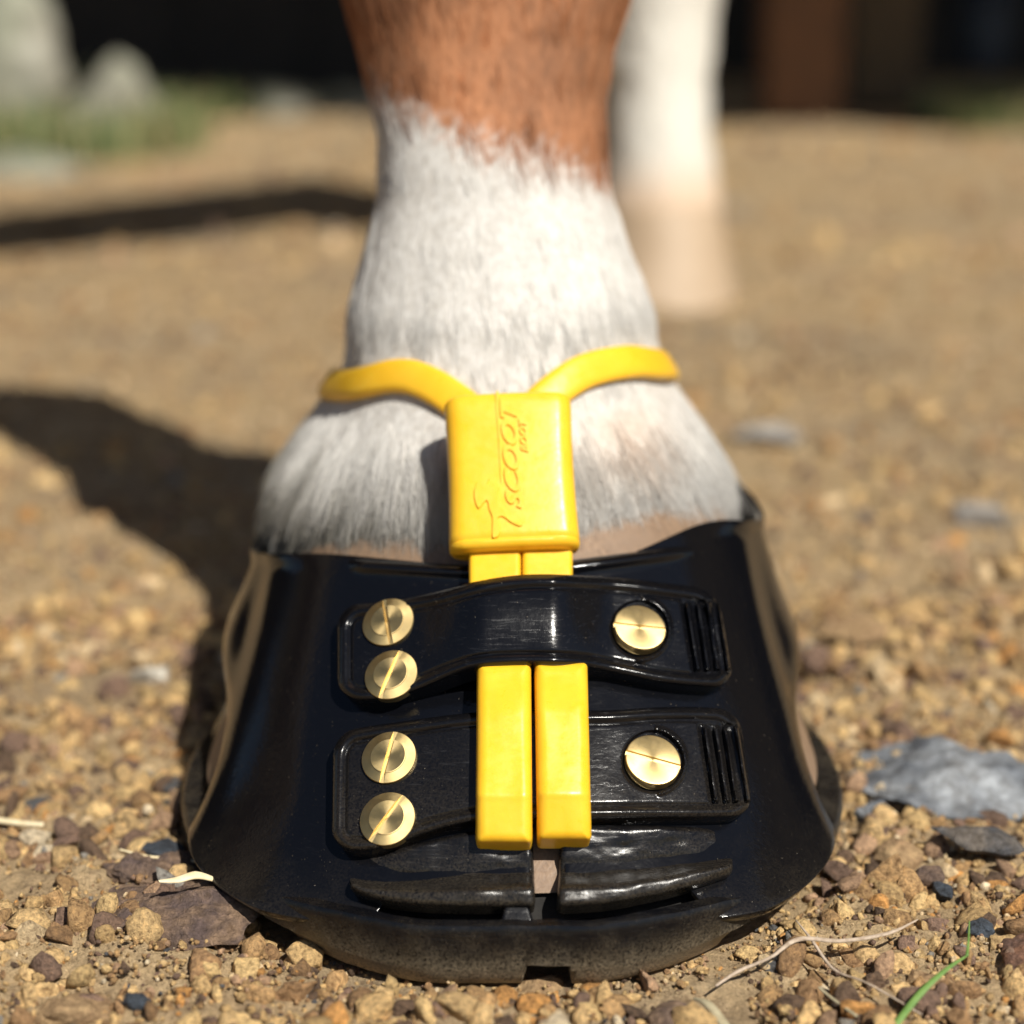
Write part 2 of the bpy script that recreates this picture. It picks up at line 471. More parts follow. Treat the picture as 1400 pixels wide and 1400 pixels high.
rock("light tan blurred stone beyond the large speckled rock", 1165, 880, (.009, .008, .005), M_rock_tan, 64, .4, .002)

# ------------------------------------------------------------------ twigs, straw, grass blade
def ribbon(name, pts, widths, mat, thick=.35, **k):
    """a stem through ground pixels (px, py, lift) with a flattened round section"""
    P = np.array([np.append(ground(x, y)[:2], 0) for x, y, _ in pts])
    P[:, 2] = ground_h(P[:, 0], P[:, 1]) + np.array([q[2] for q in pts])
    t = np.linspace(0, len(P) - 1, 8 * (len(P) - 1) + 1)
    def sm(A):
        i = np.clip(t.astype(int), 0, len(A) - 2); u = (t - i)[:, None]
        g = lambda j: A[np.clip(j, 0, len(A) - 1)]
        p0, p1, p2, p3 = g(i - 1), g(i), g(i + 1), g(i + 2)
        return .5 * (2 * p1 + (p2 - p0) * u + (2 * p0 - 5 * p1 + 4 * p2 - p3) * u ** 2 + (3 * p1 - p0 - 3 * p2 + p3) * u ** 3)
    C = sm(P); W = np.interp(t, np.arange(len(widths)), widths)
    T = np.gradient(C, axis=0); T /= np.linalg.norm(T, axis=1, keepdims=True)
    S = np.cross(T, [0, -.35, .94]); S /= np.linalg.norm(S, axis=1, keepdims=True)
    U = np.cross(S, T)
    K = 8; V = []
    for a_ in range(K):
        an = 2 * math.pi * a_ / K
        V.append(C + S * (W * math.cos(an))[:, None] + U * (W * thick * math.sin(an))[:, None])
    V = np.stack(V, 1).reshape(-1, 3); n = len(C)
    F = [[i * K + a_, i * K + (a_ + 1) % K, (i + 1) * K + (a_ + 1) % K, (i + 1) * K + a_] for i in range(n - 1) for a_ in range(K)]
    F += [list(range(K))[::-1], [(n - 1) * K + a_ for a_ in range(K)]]
    return obj(name, mesh(name, V, F, mat), **k)
M_straw = plain("dry_straw", (.62, .50, .28), .6, (.78, .68, .46), 400, .4, .0005)
M_fibre = plain("dry_fibre", (.26, .19, .13), .8, (.52, .42, .32), 700, .4, .0005)
M_stem = plain("old_stem", (.30, .25, .15), .7, (.45, .40, .26), 500, .4, .0005)
M_blade = plain("grass_green", (.09, .19, .035), .5, (.17, .28, .07), 300, .2, .0004)
ribbon("dry_straw", [(222, 1283, .0082), (246, 1274, .0088), (272, 1267, .0092), (295, 1262, .0092)], [.0003, .0008, .0010, .0006], M_straw, label="short pale straw piece lying on the flat brown rock", cat="straw")
ribbon("dry_straw", [(165, 1188, .003), (205, 1195, .0035), (250, 1197, .004), (296, 1199, .0036)], [.0002, .0003, .0003, .0003], M_straw, .8, label="thin dry stem pointing at the boot's heel", cat="straw")
ribbon("dry_straw", [(-20, 1126, .003), (20, 1133, .003), (60, 1138, .003)], [.0007, .0007, .0005], M_straw, .7, label="blurred straw stem lying on sunlit gravel apart from the boot", cat="straw")
ribbon("dry_twig", [(978, 1362, .003), (1010, 1345, .0035), (1052, 1338, .0045), (1090, 1320, .005), (1150, 1319, .0052), (1212, 1313, .0055), (1252, 1299, .0062)], [.0002, .00035, .0003, .0005, .00042, .00038, .00012], M_fibre, .6, label="curved pale dry twig lying across the brown gravel", cat="twig")
ribbon("dry_twig", [(1086, 1296, .005), (1108, 1318, .0055), (1140, 1345, .004), (1185, 1372, .003), (1260, 1400, .002)], [.0001, .0003, .00028, .0002, .00012], M_fibre, .8, label="thin frayed fibre crossing under the pale twig", cat="twig")
ribbon("dry_twig", [(1118, 1370, .003), (1140, 1385, .003), (1170, 1408, .003)], [.0002, .0003, .0003], M_stem, .8, label="tiny reddish stem end below the frayed fibre", cat="twig")
ribbon("dry_leaf_blade", [(948, 1372, .003), (968, 1390, .003), (995, 1420, .002)], [.0003, .0008, .0009], M_stem, .3, label="dull green dry leaf blade beside the half buried stone", cat="leaf blade")
gb = ribbon("grass_blade", [(1215, 1425, .002), (1255, 1392, .005), (1290, 1372, .0065), (1318, 1357, .0075)], [.0006, .0006, .0004, .00015], M_blade, .22, label="single fresh green grass blade sprouting from gravel", cat="grass blade")
ribbon("stem", [(1318, 1357, .0075), (1320, 1335, .0078), (1321, 1312, .008)], [.0003, .0002, .0001], M_blade, .7, parent=gb)

# ------------------------------------------------------------------ hoof and boot surfaces
NEXP = 2.2
def boot_sec(z):
    s = (z - .012) / .044
    yc = .337 + .043 * s
    a = .0655 - .0122 * s
    bf = .0675 - .0065 * s
    bb = .066 - .008 * s
    return yc, a, bf, bb
def boot_q(P):
    yc, a, bf, bb = boot_sec(P[..., 2])
    dy = P[..., 1] - yc
    b = np.where(dy < 0, bf, bb)
    return (np.abs(P[..., 0] / a) ** NEXP + np.abs(dy / b) ** NEXP) ** (1 / NEXP)
def grad(fn, P, e=1e-5):
    g = np.stack([(fn(P + np.eye(3)[k] * e) - fn(P - np.eye(3)[k] * e)) / (2 * e) for k in range(3)], -1)
    return g
def boot_sd(P):
    g = np.linalg.norm(grad(boot_q, P), axis=-1)
    return (boot_q(P) - 1) / np.maximum(g, 1e-6)
def hit(px, py, off, sd=boot_sd, s0=.20, s1=.46):
    """first point on the pixel's ray that lies off metres outside the surface"""
    d = rays(px, py); O = np.array([0, 0, CAM_H])
    off = np.broadcast_to(off, d.shape[:-1])
    S = np.linspace(s0, s1, 90)
    lo = np.full(off.shape, s0); hi = np.full(off.shape, np.nan); best = np.full(off.shape, 9.); bs = np.full(off.shape, s0)
    for k, s in enumerate(S):
        v = sd(O + d * s) - off
        new = np.isnan(hi) & (v < 0)
        hi[new] = s; lo[new] = S[max(k - 1, 0)]
        b = v < best; best[b] = v[b]; bs[b] = s
    miss = np.isnan(hi)
    hi[miss] = bs[miss]; lo[miss] = bs[miss]
    for _ in range(16):
        mid = (lo + hi) / 2
        v = sd(O + d * mid[..., None]) - off
        lo = np.where(v > 0, mid, lo); hi = np.where(v > 0, hi, mid)
    P = O + d * ((lo + hi) / 2)[..., None]
    N = grad(boot_q, P); N /= np.linalg.norm(N, axis=-1, keepdims=True)
    return P, N

def outline_grid(top, bot, left, right, nu, nvv, rad):
    """pixel grid bounded by a top and a bottom polyline (x,y) and slanted ends (x at top, x at bottom), rounded corners"""
    top, bot = np.array(top, float), np.array(bot, float)
    u = np.linspace(0, 1, nu); u = u + .0 * u
    u = .5 - .5 * np.cos(np.pi * u) * (1 - .0) if rad else u
    u = .75 * np.linspace(0, 1, nu) + .25 * u
    V = np.linspace(0, 1, nvv)[None, :]
    xt = left[0] + (right[0] - left[0]) * u
    xb = left[1] + (right[1] - left[1]) * u
    yt = np.interp(xt, top[:, 0], top[:, 1]); yb = np.interp(xb, bot[:, 0], bot[:, 1])
    w = right[0] - left[0]
    e = np.minimum(u, 1 - u) * w
    if rad:
        cr = np.where(e < rad, rad - np.sqrt(np.maximum(rad ** 2 - (rad - e) ** 2, 0)), 0)
        yt = yt + cr; yb = yb - cr
    f = (V * 1.0)
    PY = yt[:, None] + (yb - yt)[:, None] * f
    PYn = (PY - np.min(yt)) / max(np.max(yb) - np.min(yt), 1e-6)
    PX = xt[:, None] + (xb - xt)[:, None] * np.clip(PYn, 0, 1)
    return PX, PY
def smooth_poly(pts, n=60):
    """resample a polyline with smooth curvature"""
    P = np.array(pts, float); t = np.linspace(0, len(P) - 1, n)
    i = np.clip(t.astype(int), 0, len(P) - 2); u = (t - i)[:, None]
    g = lambda j: P[np.clip(j, 0, len(P) - 1)]
    p0, p1, p2, p3 = g(i - 1), g(i), g(i + 1), g(i + 2)
    return .5 * (2 * p1 + (p2 - p0) * u + (2 * p0 - 5 * p1 + 4 * p2 - p3) * u ** 2 + (3 * p1 - p0 - 3 * p2 + p3) * u ** 3)
def patch(name, grid, offfn, base, mat, parent, round_px=5, px_m=.00013, sharp=45):
    """a moulded piece: its outer face lies offfn metres outside the boot surface, its sides run back to base"""
    PX, PY = grid
    nu, nvv = PX.shape
    edge = np.concatenate([np.c_[PX[:, 0], PY[:, 0]], np.c_[PX[-1], PY[-1]], np.c_[PX[::-1, -1], PY[::-1, -1]], np.c_[PX[0, ::-1], PY[0, ::-1]]])
    E = np.concatenate([edge + (np.roll(edge, -1, 0) - edge) * f for f in (0, .33, .66)])
    G = np.c_[PX.ravel(), PY.ravel()]
    D = np.concatenate([np.sqrt(((c[:, None] - E[None]) ** 2).sum(-1).min(1)) for c in np.array_split(G, max(1, len(G) // 800))]).reshape(PX.shape)
    off = offfn(PX, PY, D)
    dd = np.clip(1 - D / round_px, 0, 1)
    off = off - round_px * px_m * (1 - np.sqrt(np.maximum(1 - dd ** 2, 0)))
    P, N = hit(PX, PY, off)
    bs = base(PX, PY, D) if callable(base) else np.full_like(off, base)
    B = P - N * np.maximum(off - bs, 0)[..., None]
    idx = np.arange(nu * nvv).reshape(nu, nvv)
    q = np.stack([idx[:-1, :-1], idx[:-1, 1:], idx[1:, 1:], idx[1:, :-1]], -1).reshape(-1, 4)
    loop = np.concatenate([idx[:-1, 0], idx[-1, :-1], idx[:0:-1, -1], idx[0, :0:-1]])
    n0 = nu * nvv; m = len(loop)
    Bv = B.reshape(-1, 3)[loop]
    k = np.arange(m); k2 = (k + 1) % m
    sk = np.stack([loop[k], n0 + k, n0 + k2, loop[k2]], -1)[:, ::-1]
    back = idx.ravel()
    V = np.concatenate([P.reshape(-1, 3), Bv])
    F = np.concatenate([q, sk])
    me = mesh(name, V, F, mat)
    fix_normals(me)
    # outward means away from the boot axis
    c = np.array([0, .38, .03])
    if sum((Vector(p_.center) - Vector(c)).dot(p_.normal) for p_ in list(me.polygons)[:len(q):50]) < 0: me.flip_normals()
    me.set_sharp_from_angle(angle=R(sharp))
    return obj(name, me, parent)

# ---------------------------------------------------------------- the boot
boot = bpy.data.objects.new("hoof_boot", None)
boot.empty_display_size = .02
put(boot, label="glossy black rubber hoof boot with yellow pastern strap and brass screws", cat="hoof boot")
boot.location = (0, .337, 0)
bpy.context.view_layer.update()
def keep(o, parent):                                   # parent without moving: inverse of the parent's own matrix
    o.parent = parent
    o.matrix_parent_inverse = Matrix.Translation(parent.matrix_world.translation).inverted() if parent is boot else Matrix()
    return o

# sole -------------------------------------------------------
def build_sole():
    lev = [(.0, -.020), (.0, -.0052), (.0005, -.0042), (.0036, -.0010), (.0048, -.0002), (.0104, .0), (.0115, -.0002), (.0121, -.0008), (.0121, -.0050), (.0085, -.0060), (.0085, -.012), (.0085, -.03)]
    nx0, nx1 = .0018, .0098                              # toe notch
    th = np.linspace(0, 2 * np.pi, 361)[:-1]
    ex = 2 / 2.06
    def pos(t, ins, z):
        s, c = np.sin(t), np.cos(t)
        dy = -c
        A = .0675 + ins
        B = np.where(c > 0, .0762, .082) + ins * np.where(c > .8, .5, 1)
        x = A * np.sign(s) * np.abs(s) ** ex
        y = .337 + B * np.sign(dy) * np.abs(dy) ** ex
        # blunt rolled toe: the front is cut nearly straight
        lim = .337 - .0762 - ins * .5 + .0016 + .10 * np.maximum(np.abs(x) - .021, 0)
        y = np.where(c > 0, np.maximum(y, lim), y)
        return x, y
    # extra columns at the notch edges
    def th_at(xv): return np.arcsin((abs(xv) / .0675) ** (1 / ex)) * np.sign(xv) % (2 * np.pi)
    e = .00002
    th = np.sort(np.concatenate([th, [th_at(nx0 - e), th_at(nx0 + e), th_at(nx1 - e), th_at(nx1 + e)]]))
    V = []
    for t in th:
        col_ = []
        for k, (z, ins) in enumerate(lev):
            cf = float(sstep(.66, .95, np.cos(t)))
            if 1 <= k <= 3: ins = ins - (.0026, .0020, .0010)[k - 1] * (1 - cf)
            x, y = pos(np.array(t), ins, z)
            zz = z - (.0032 * (1 - cf) if k >= 5 else 0) + (.0022 * (1 - cf) if k in (2, 3, 4) else 0)
            zz = min(zz, z) if k >= 5 else zz
            if k == 4: zz = z + .0006 * (1 - cf)
            if np.cos(t) > 0 and nx0 < x < nx1 and k <= 3:
                zz = max(z, .0046); y = y + (.009 if k < 3 else .0)
            lift = .0022 * float(sstep(.5, .9, np.cos(t))) if k <= 1 and False else 0
            wob = .00014 * float(vnoise(np.array([x * 300, y * 300, z * 300]), 4))
            col_.append((float(x) + wob, float(y) + wob, float(zz) + lift + (wob if k > 2 else 0)))
        V.append(col_)
    V = np.array(V); n, m = V.shape[:2]
    idx = np.arange(n * m).reshape(n, m)
    nxt = np.roll(idx, -1, 0)
    F = np.stack([idx[:, :-1], nxt[:, :-1], nxt[:, 1:], idx[:, 1:]], -1).reshape(-1, 4)
    me = mesh("sole", V.reshape(-1, 3), F, M_sole); fix_normals(me); me.set_sharp_from_angle(angle=R(38))
    return obj("sole", me, boot)
keep(build_sole(), boot)

# shell ------------------------------------------------------
def shell_pt(t, z, ins=0.0):
    yc, a, bf, bb = boot_sec(z)
    ex = 2 / NEXP
    s, c = np.sin(t), np.cos(t)
    x = (a + ins) * np.sign(s) * np.abs(s) ** ex
    y = yc - np.where(c > 0, bf + ins, bb + ins) * np.sign(c) * np.abs(c) ** ex
    return x, y
def ztop_at(t):
    c = np.cos(t)
    return .0465 + .0105 * sstep(-.05, 1.0, c) + .0055 * sstep(.25, .85, np.sin(t)) + .002 * sstep(0, -.9, c)
def build_shell():
    n, m = 420, 64
    u = np.linspace(0, 1, n)[:, None]; v = np.linspace(0, 1, m)[None, :]
    sx1, sx0 = .0088, .0030                              # open slit at the toe, right and left edge
    a0 = .062
    t0 = np.arcsin((sx1 / a0) ** (NEXP / 2)); t1 = np.arcsin((sx0 / a0) ** (NEXP / 2))
    T = t0 + (2 * np.pi - t0 - (-t1) * 0 - t1 * 0 - 0) * u
    T = t0 + (2 * np.pi + t1 - t0) * u                   # right edge, round the heel, to just left of the slit
    T = np.where(u > .999, 2 * np.pi + t1, T)
    xf = np.sin(T) * .0655
    front = np.cos(T) > 0
    xf = np.sign(np.sin(T)) * np.abs(np.sin(T)) ** (2 / NEXP) * .0655
    lip = front * sstep(-.0245, -.0200, xf) * sstep(.0345, .0285, xf)
    zl = .0088 + .0050 * lip
    zt = ztop_at(T)
    Z = zl + (zt - zl) * v
    ang = np.degrees((T + np.pi) % (2 * np.pi) - np.pi)  # -180..180, 0 at the toe, + right
    ins = np.zeros_like(Z)
    hN = (Z - .009) / .035
    g = lambda c, w: np.exp(-((np.abs(ang) - c) / w) ** 2)
    ins = ins - .0115 * g(86, 13) * np.exp(-((hN - .18) / .24) ** 2)      # hollowed side window above the sole
    ins = ins + .0020 * g(98, 16) * np.exp(-((hN - .62) / .22) ** 2)
    ins = ins - .0016 * g(70, 9) * np.exp(-((hN - .75) / .5) ** 2)         # soft upright crease
    ins = ins + .0012 * sstep(.93, 1.0, v) * sstep(40, 60, np.abs(ang))
    ins = ins + .00035 * fbm(np.stack([np.sin(T) * 3 + 0 * Z, np.cos(T) * 3 + 0 * Z, Z * 60], -1), 2, 8)
    cosT = np.cos(T)
    kf = np.where(cosT > 0, .0003 + .0044 * sstep(.10, .9, cosT) * (1 - .75 * sstep(.78, .95, cosT)), .002) * (1 - lip) * (1 - g(86, 17))
    fl = np.clip(1 - (Z - zl) / .0125, 0, 1)
    ins = ins + kf * fl ** 2.2
    X, Y = shell_pt(T + 0 * Z, Z, ins)
    V = np.stack([X, Y, Z], -1).reshape(-1, 3)
    idx = np.arange(n * m).reshape(n, m)
    F = np.stack([idx[:-1, :-1], idx[1:, :-1], idx[1:, 1:], idx[:-1, 1:]], -1).reshape(-1, 4)
    me = mesh("shell", V, F, M_shell); fix_normals(me)
    if sum((Vector(p_.center) - Vector((0, .37, p_.center.z))).dot(p_.normal) for p_ in list(me.polygons)[::200]) < 0: me.flip_normals()
    o = obj("shell", me, boot)
    sm = o.modifiers.new("thickness", 'SOLIDIFY'); sm.thickness = .0021; sm.offset = -1
    bv = o.modifiers.new("soft_edges", 'BEVEL'); bv.width = .0006; bv.segments = 2; bv.limit_method = 'ANGLE'; bv.angle_limit = R(50)
    return o
keep(build_shell(), boot)
M_slot_shade = plain('slot_shade_black', (.012, .011, .010), .95, (.02, .018, .016), 300)  # near-black strip added so the toe slots stay as dark as shade
def build_slot_shade():
    n, m = 200, 8
    T = np.linspace(0, 2 * np.pi, n, endpoint=False)[:, None]; Z = np.linspace(.0082, .0145, m)[None, :]
    X, Y = shell_pt(T + 0 * Z, Z + 0 * T, -.0055)
    V = np.stack([X, Y, Z + 0 * T], -1).reshape(-1, 3)
    idx = np.arange(n * m).reshape(n, m); nx = np.roll(idx, -1, 0)
    F = np.stack([idx[:, :-1], nx[:, :-1], nx[:, 1:], idx[:, 1:]], -1).reshape(-1, 4)
    return obj("slot_shade_band", mesh("slot_shade_band", V, F, M_slot_shade), boot)
keep(build_slot_shade(), boot)

# collar at the top of the front panel -----------------------
top = smooth_poly([(430, 757), (466, 762), (540, 767), (640, 772), (740, 770), (800, 763), (870, 754), (965, 741), (990, 738)])
bot = top + np.array([0, 40])
PXY = outline_grid(top, bot, (466, 462), (962, 972), 180, 22, 0)
def collar_off(x, y, d):
    dy = y - np.interp(x, top[:, 0], top[:, 1])
    e = sstep(466, 500, x) * sstep(972, 905, x)
    return -.0004 + e * (.0008 + .0010 * np.exp(-((dy - 9) / 7) ** 2) - .0006 * sstep(14, 34, dy))
keep(patch("collar", PXY, collar_off, -.0015, M_shell, boot, 4), boot)

# lower front lips -------------------------------------------
def lip_part(topl, botl, xl, xr):
    tp, bt = smooth_poly(topl), smooth_poly(botl)
    G = outline_grid(tp, bt, xl, xr, 110, 40, 8)
    def off(x, y, d):
        yt = np.interp(x, tp[:, 0], tp[:, 1]); yb = np.interp(x, bt[:, 0], bt[:, 1])
        f = (y - yt) / (yb - yt)
        ed = sstep(478, 590, x) * sstep(1003, 900, x)
        return .0021 * ed - .0021 * ed * np.clip(f / .55, 0, 1) - .0004 * np.exp(-((f - .55) / .10) ** 2) + .0042 * sstep(.54, .80, f) - .0006 * sstep(.8, 1.0, f) + .00025 * fbm(np.stack([x * .02, y * .05, 0 * x], -1), 3, 12)
    return keep(patch("toe_lip", G, off, -.001, M_lip, boot, 9), boot)
lip_part([(470, 1172), (540, 1160), (600, 1146), (650, 1136), (735, 1130)], [(474, 1216), (500, 1227), (545, 1236), (620, 1240), (735, 1240)], (480, 478), (728, 732))
lip_part([(755, 1128), (850, 1128), (930, 1130), (1010, 1134)], [(755, 1241), (830, 1236), (900, 1224), (960, 1209), (1010, 1194)], (766, 763), (1000, 1003))
# small moulded bridge between lip and sole
keep(patch("bridge", outline_grid([(680, 1236), (730, 1236)], [(680, 1262), (730, 1262)], (690, 684), (722, 730), 20, 14, 3), lambda x, y, d: .0022 + 0 * x, -.004, M_sole, boot, 4), boot)

# straps -----------------------------------------------------
def bars(x, y, tops, bots, y0, y1, hw=3.4):
    r = np.zeros_like(x)
    for a_, b_ in zip(tops, bots):
        xc = a_ + (b_ - a_) * (y - y0) / (y1 - y0)
        k = np.exp(-((x - xc) / hw) ** 4) * sstep(y0 - 3, y0 + 3, y) * sstep(y1 + 3, y1 - 3, y)
        r = np.maximum(r, k)
    lo = sstep(y0 - 6, y0, y) * sstep(y1 + 6, y1, y) * sstep(tops[0] - 12, tops[0] - 6, x - (bots[0] - tops[0]) * (y - y0) / (y1 - y0)) * sstep(tops[-1] + 11, tops[-1] + 5, x - (bots[-1] - tops[-1]) * (y - y0) / (y1 - y0))
    return -.00055 * lo + .0015 * r
def carc(x, y, cx, cy, r0, a0, a1):
    rr = np.hypot(x - cx, y - cy); an = np.degrees(np.arctan2(y - cy, x - cx))
    m_ = sstep(a0 - 3, a0 + 3, an) * sstep(a1 + 3, a1 - 3, an)
    return .0006 * np.exp(-((rr - r0) / 3.0) ** 2) * m_ - .0007 * sstep(r0 - 2, r0 - 5, rr)
def rim(d):
    return .00045 * np.exp(-((d - 9) / 4.5) ** 2) - .00035 * np.exp(-((d - 18) / 2.6) ** 2)
T1_top = smooth_poly([(440, 832), (470, 828), (510, 823), (555, 817), (600, 808), (650, 795), (700, 787), (745, 785), (800, 787), (860, 791), (915, 798), (960, 804), (1010, 812)], 90)
T1_bot = smooth_poly([(440, 955), (475, 957), (510, 958), (545, 953), (580, 941), (620, 925), (655, 915), (700, 911), (760, 911), (810, 914), (860, 924), (910, 934), (960, 939), (1020, 940)], 90)
def s1_off(x, y, d):
    f = (y - np.interp(x, T1_top[:, 0], T1_top[:, 1])) / np.maximum(np.interp(x, T1_bot[:, 0], T1_bot[:, 1]) - np.interp(x, T1_top[:, 0], T1_top[:, 1]), 1)
    b = .0036 + (.0046 + .0024 * (1 - f) - .0010 * (2 * f - 1) ** 2) * sstep(545, 665, x) * sstep(842, 752, x)
    return b + rim(d) + bars(x, y, (940, 955, 968, 984), (955, 969, 982, 997), 824, 916) + carc(x, y, 874, 860, 42, -85, 95)
strap_a = keep(patch("front_strap", outline_grid(T1_top, T1_bot, (461, 461), (976, 1009), 300, 84, 30), s1_off, lambda x, y, d: s1_off(x, y, d * 0 + 40) - .0050, M_strap, boot, 6), boot)
strap_a["label"] = "upper black strap arched over the yellow bands"
T2_top = smooth_poly([(440, 1008), (470, 1000), (505, 993), (560, 985), (620, 977), (680, 972), (760, 971), (830, 971), (900, 967), (960, 967), (1040, 972)], 90)
T2_bot = smooth_poly([(440, 1160), (470, 1163), (505, 1163), (540, 1155), (575, 1142), (615, 1130), (660, 1122), (720, 1119), (800, 1119), (900, 1118), (970, 1118), (1060, 1116)], 90)
def s2_off(x, y, d):
    b = .0036 + .0004 * sstep(560, 640, x) * sstep(900, 830, x)
    return b + rim(d) + bars(x, y, (964, 979, 992, 1007), (980, 995, 1008, 1024), 993, 1096) + carc(x, y, 892, 1041, 45, -85, 80)
strap_b = keep(patch("front_strap", outline_grid(T2_top, T2_bot, (456, 453), (1010, 1037), 300, 90, 30), s2_off, -.0005, M_strap, boot, 6), boot)
strap_b["label"] = "lower black strap passing under the yellow bands"

def box_mesh(name, sx, sy, sz, mat, bevel=.004):
    bm = bmesh.new(); bmesh.ops.create_cube(bm, size=1.0)
    bmesh.ops.scale(bm, vec=(sx, sy, sz), verts=bm.verts)
    if bevel: bmesh.ops.bevel(bm, geom=bm.edges[:], offset=bevel, segments=1, affect='EDGES')
    me = bpy.data.meshes.new(name); bm.to_mesh(me); bm.free(); me.materials.append(mat); return me

# screws -----------------------------------------------------
def screw(cx, cy, rpx, slot, off, cone, parent):
    P, N = hit(np.array([cx]), np.array([cy]), off); P, N = P[0], N[0]
    A, _ = hit(np.array([slot[0]]), np.array([slot[1]]), off); B, _ = hit(np.array([slot[2]]), np.array([slot[3]]), off)
    zc = P[1] * CP + (CAM_H - P[2]) * SP
    r = rpx * zc / FPX * 1.01
    N = N + (np.array([0, 0, 0.]) if cone else np.array([-.04, .0, .15])); N /= np.linalg.norm(N)
    yv = (A[0] - B[0]); yv -= N * (yv @ N); yv /= np.linalg.norm(yv); xv = np.cross(yv, N)
    w = .085 * r if cone else .095 * r
    prof = [(0, -.0012), (r, -.0012)]
    prof += [(r, .00022), (r * .985, .00032), (r * .66, .00078), (r * .655, .00092), (r * .63, .00096), (0, .00096)] if cone else [(r, .00055), (r * .975, .00070), (r * .93, .00075), (0, .00075)]
    n = 72
    V = [(0, 0, prof[0][1])] + [(p_[0] * math.cos(2 * math.pi * k / n), p_[0] * math.sin(2 * math.pi * k / n), p_[1]) for p_ in prof[1:-1] for k in range(n)] + [(0, 0, prof[-1][1])]
    m = len(prof) - 2
    F = [[0, 1 + (k + 1) % n, 1 + k] for k in range(n)] + [[1 + (m - 1) * n + k, 1 + (m - 1) * n + (k + 1) % n, 1 + m * n] for k in range(n)]
    F += [[1 + i * n + k, 1 + i * n + (k + 1) % n, 1 + (i + 1) * n + (k + 1) % n, 1 + (i + 1) * n + k] for i in range(m - 1) for k in range(n)]
    me0 = mesh("screw", np.array(V), F, M_brass, False); fix_normals(me0)
    body = bpy.data.objects.new("screw_body", me0); col.objects.link(body)
    cut = bpy.data.objects.new("slot_cutter", box_mesh("slot_cutter", 2 * w, 3 * r, .002, M_brass, 0)); col.objects.link(cut)
    cut.location = (0, 0, .00025 + .001)
    bo = body.modifiers.new("slot", 'BOOLEAN'); bo.operation = 'DIFFERENCE'; bo.object = cut; bo.solver = 'EXACT'
    bpy.context.view_layer.update()
    me = bpy.data.meshes.new_from_object(body.evaluated_get(bpy.context.evaluated_depsgraph_get()))
    me.name = "screw"
    bpy.data.objects.remove(body); bpy.data.objects.remove(cut)
    me.polygons.foreach_set("use_smooth", np.ones(len(me.polygons), bool)); me.set_sharp_from_angle(angle=R(13))
    o = obj("screw", me, parent)
    mw = Matrix(((xv[0], yv[0], N[0], P[0]), (xv[1], yv[1], N[1], P[1]), (xv[2], yv[2], N[2], P[2]), (0, 0, 0, 1)))
    o.matrix_world = mw
    return o
screw(531, 851, 36, (527, 820, 537, 883), .0038, True, strap_a)
screw(535, 923, 37, (548, 893, 521, 955), .0038, True, strap_a)
screw(874, 860, 36, (839, 853, 910, 864), .0040, False, strap_a)
screw(532, 1036, 38, (541, 1001, 522, 1070), .0038, True, strap_b)
screw(530, 1120, 38.5, (549, 1086, 503, 1148), .0038, True, strap_b)
screw(892, 1041, 38.5, (856, 1028, 929, 1052), .0040, False, strap_b)

# yellow bands -----------------------------------------------
def band(xt, xb, ytop, ycr, ybot, lift, seed):
    G = outline_grid([(xt[0] - 20, ytop), (xt[1] + 20, ytop)], [(xb[0] - 20, ybot), (xb[1] + 20, ybot)], (xt[0], xb[0]), (xt[1], xb[1]), 42, 110, 7)
    def off(x, y, d):
        o_ = .0074 + (lift - .0074) * sstep(ytop + 10, ytop + 70, y)
        o_ = o_ - (lift - .0056) * np.clip((y - ycr) / (ybot - ycr), 0, 1) * sstep(ycr - 8, ycr + 10, y)
        return o_ + .00018 * fbm(np.stack([x * .03, y * .012, 0 * x], -1), 2, seed)
    return keep(patch("yellow_band", G, off, .0002, M_yellow, boot, 15, sharp=60), boot)
band((652, 726), (650, 728), 905, 1086, 1154, .0086, 31)
band((731, 803), (735, 809), 905, 1084, 1150, .0090, 32)
def short_band(x0, x1):
    G = outline_grid([(x0 - 9, 735), (x1 + 9, 735)], [(x0 - 9, 805), (x1 + 9, 805)], (x0, x0), (x1, x1), 24, 24, 2)
    return keep(patch("yellow_band", G, lambda x, y, d: .0054 + 0 * x, .0008, M_yellow, boot, 6, sharp=60), boot)
short_band(641, 712)
short_band(714, 783)

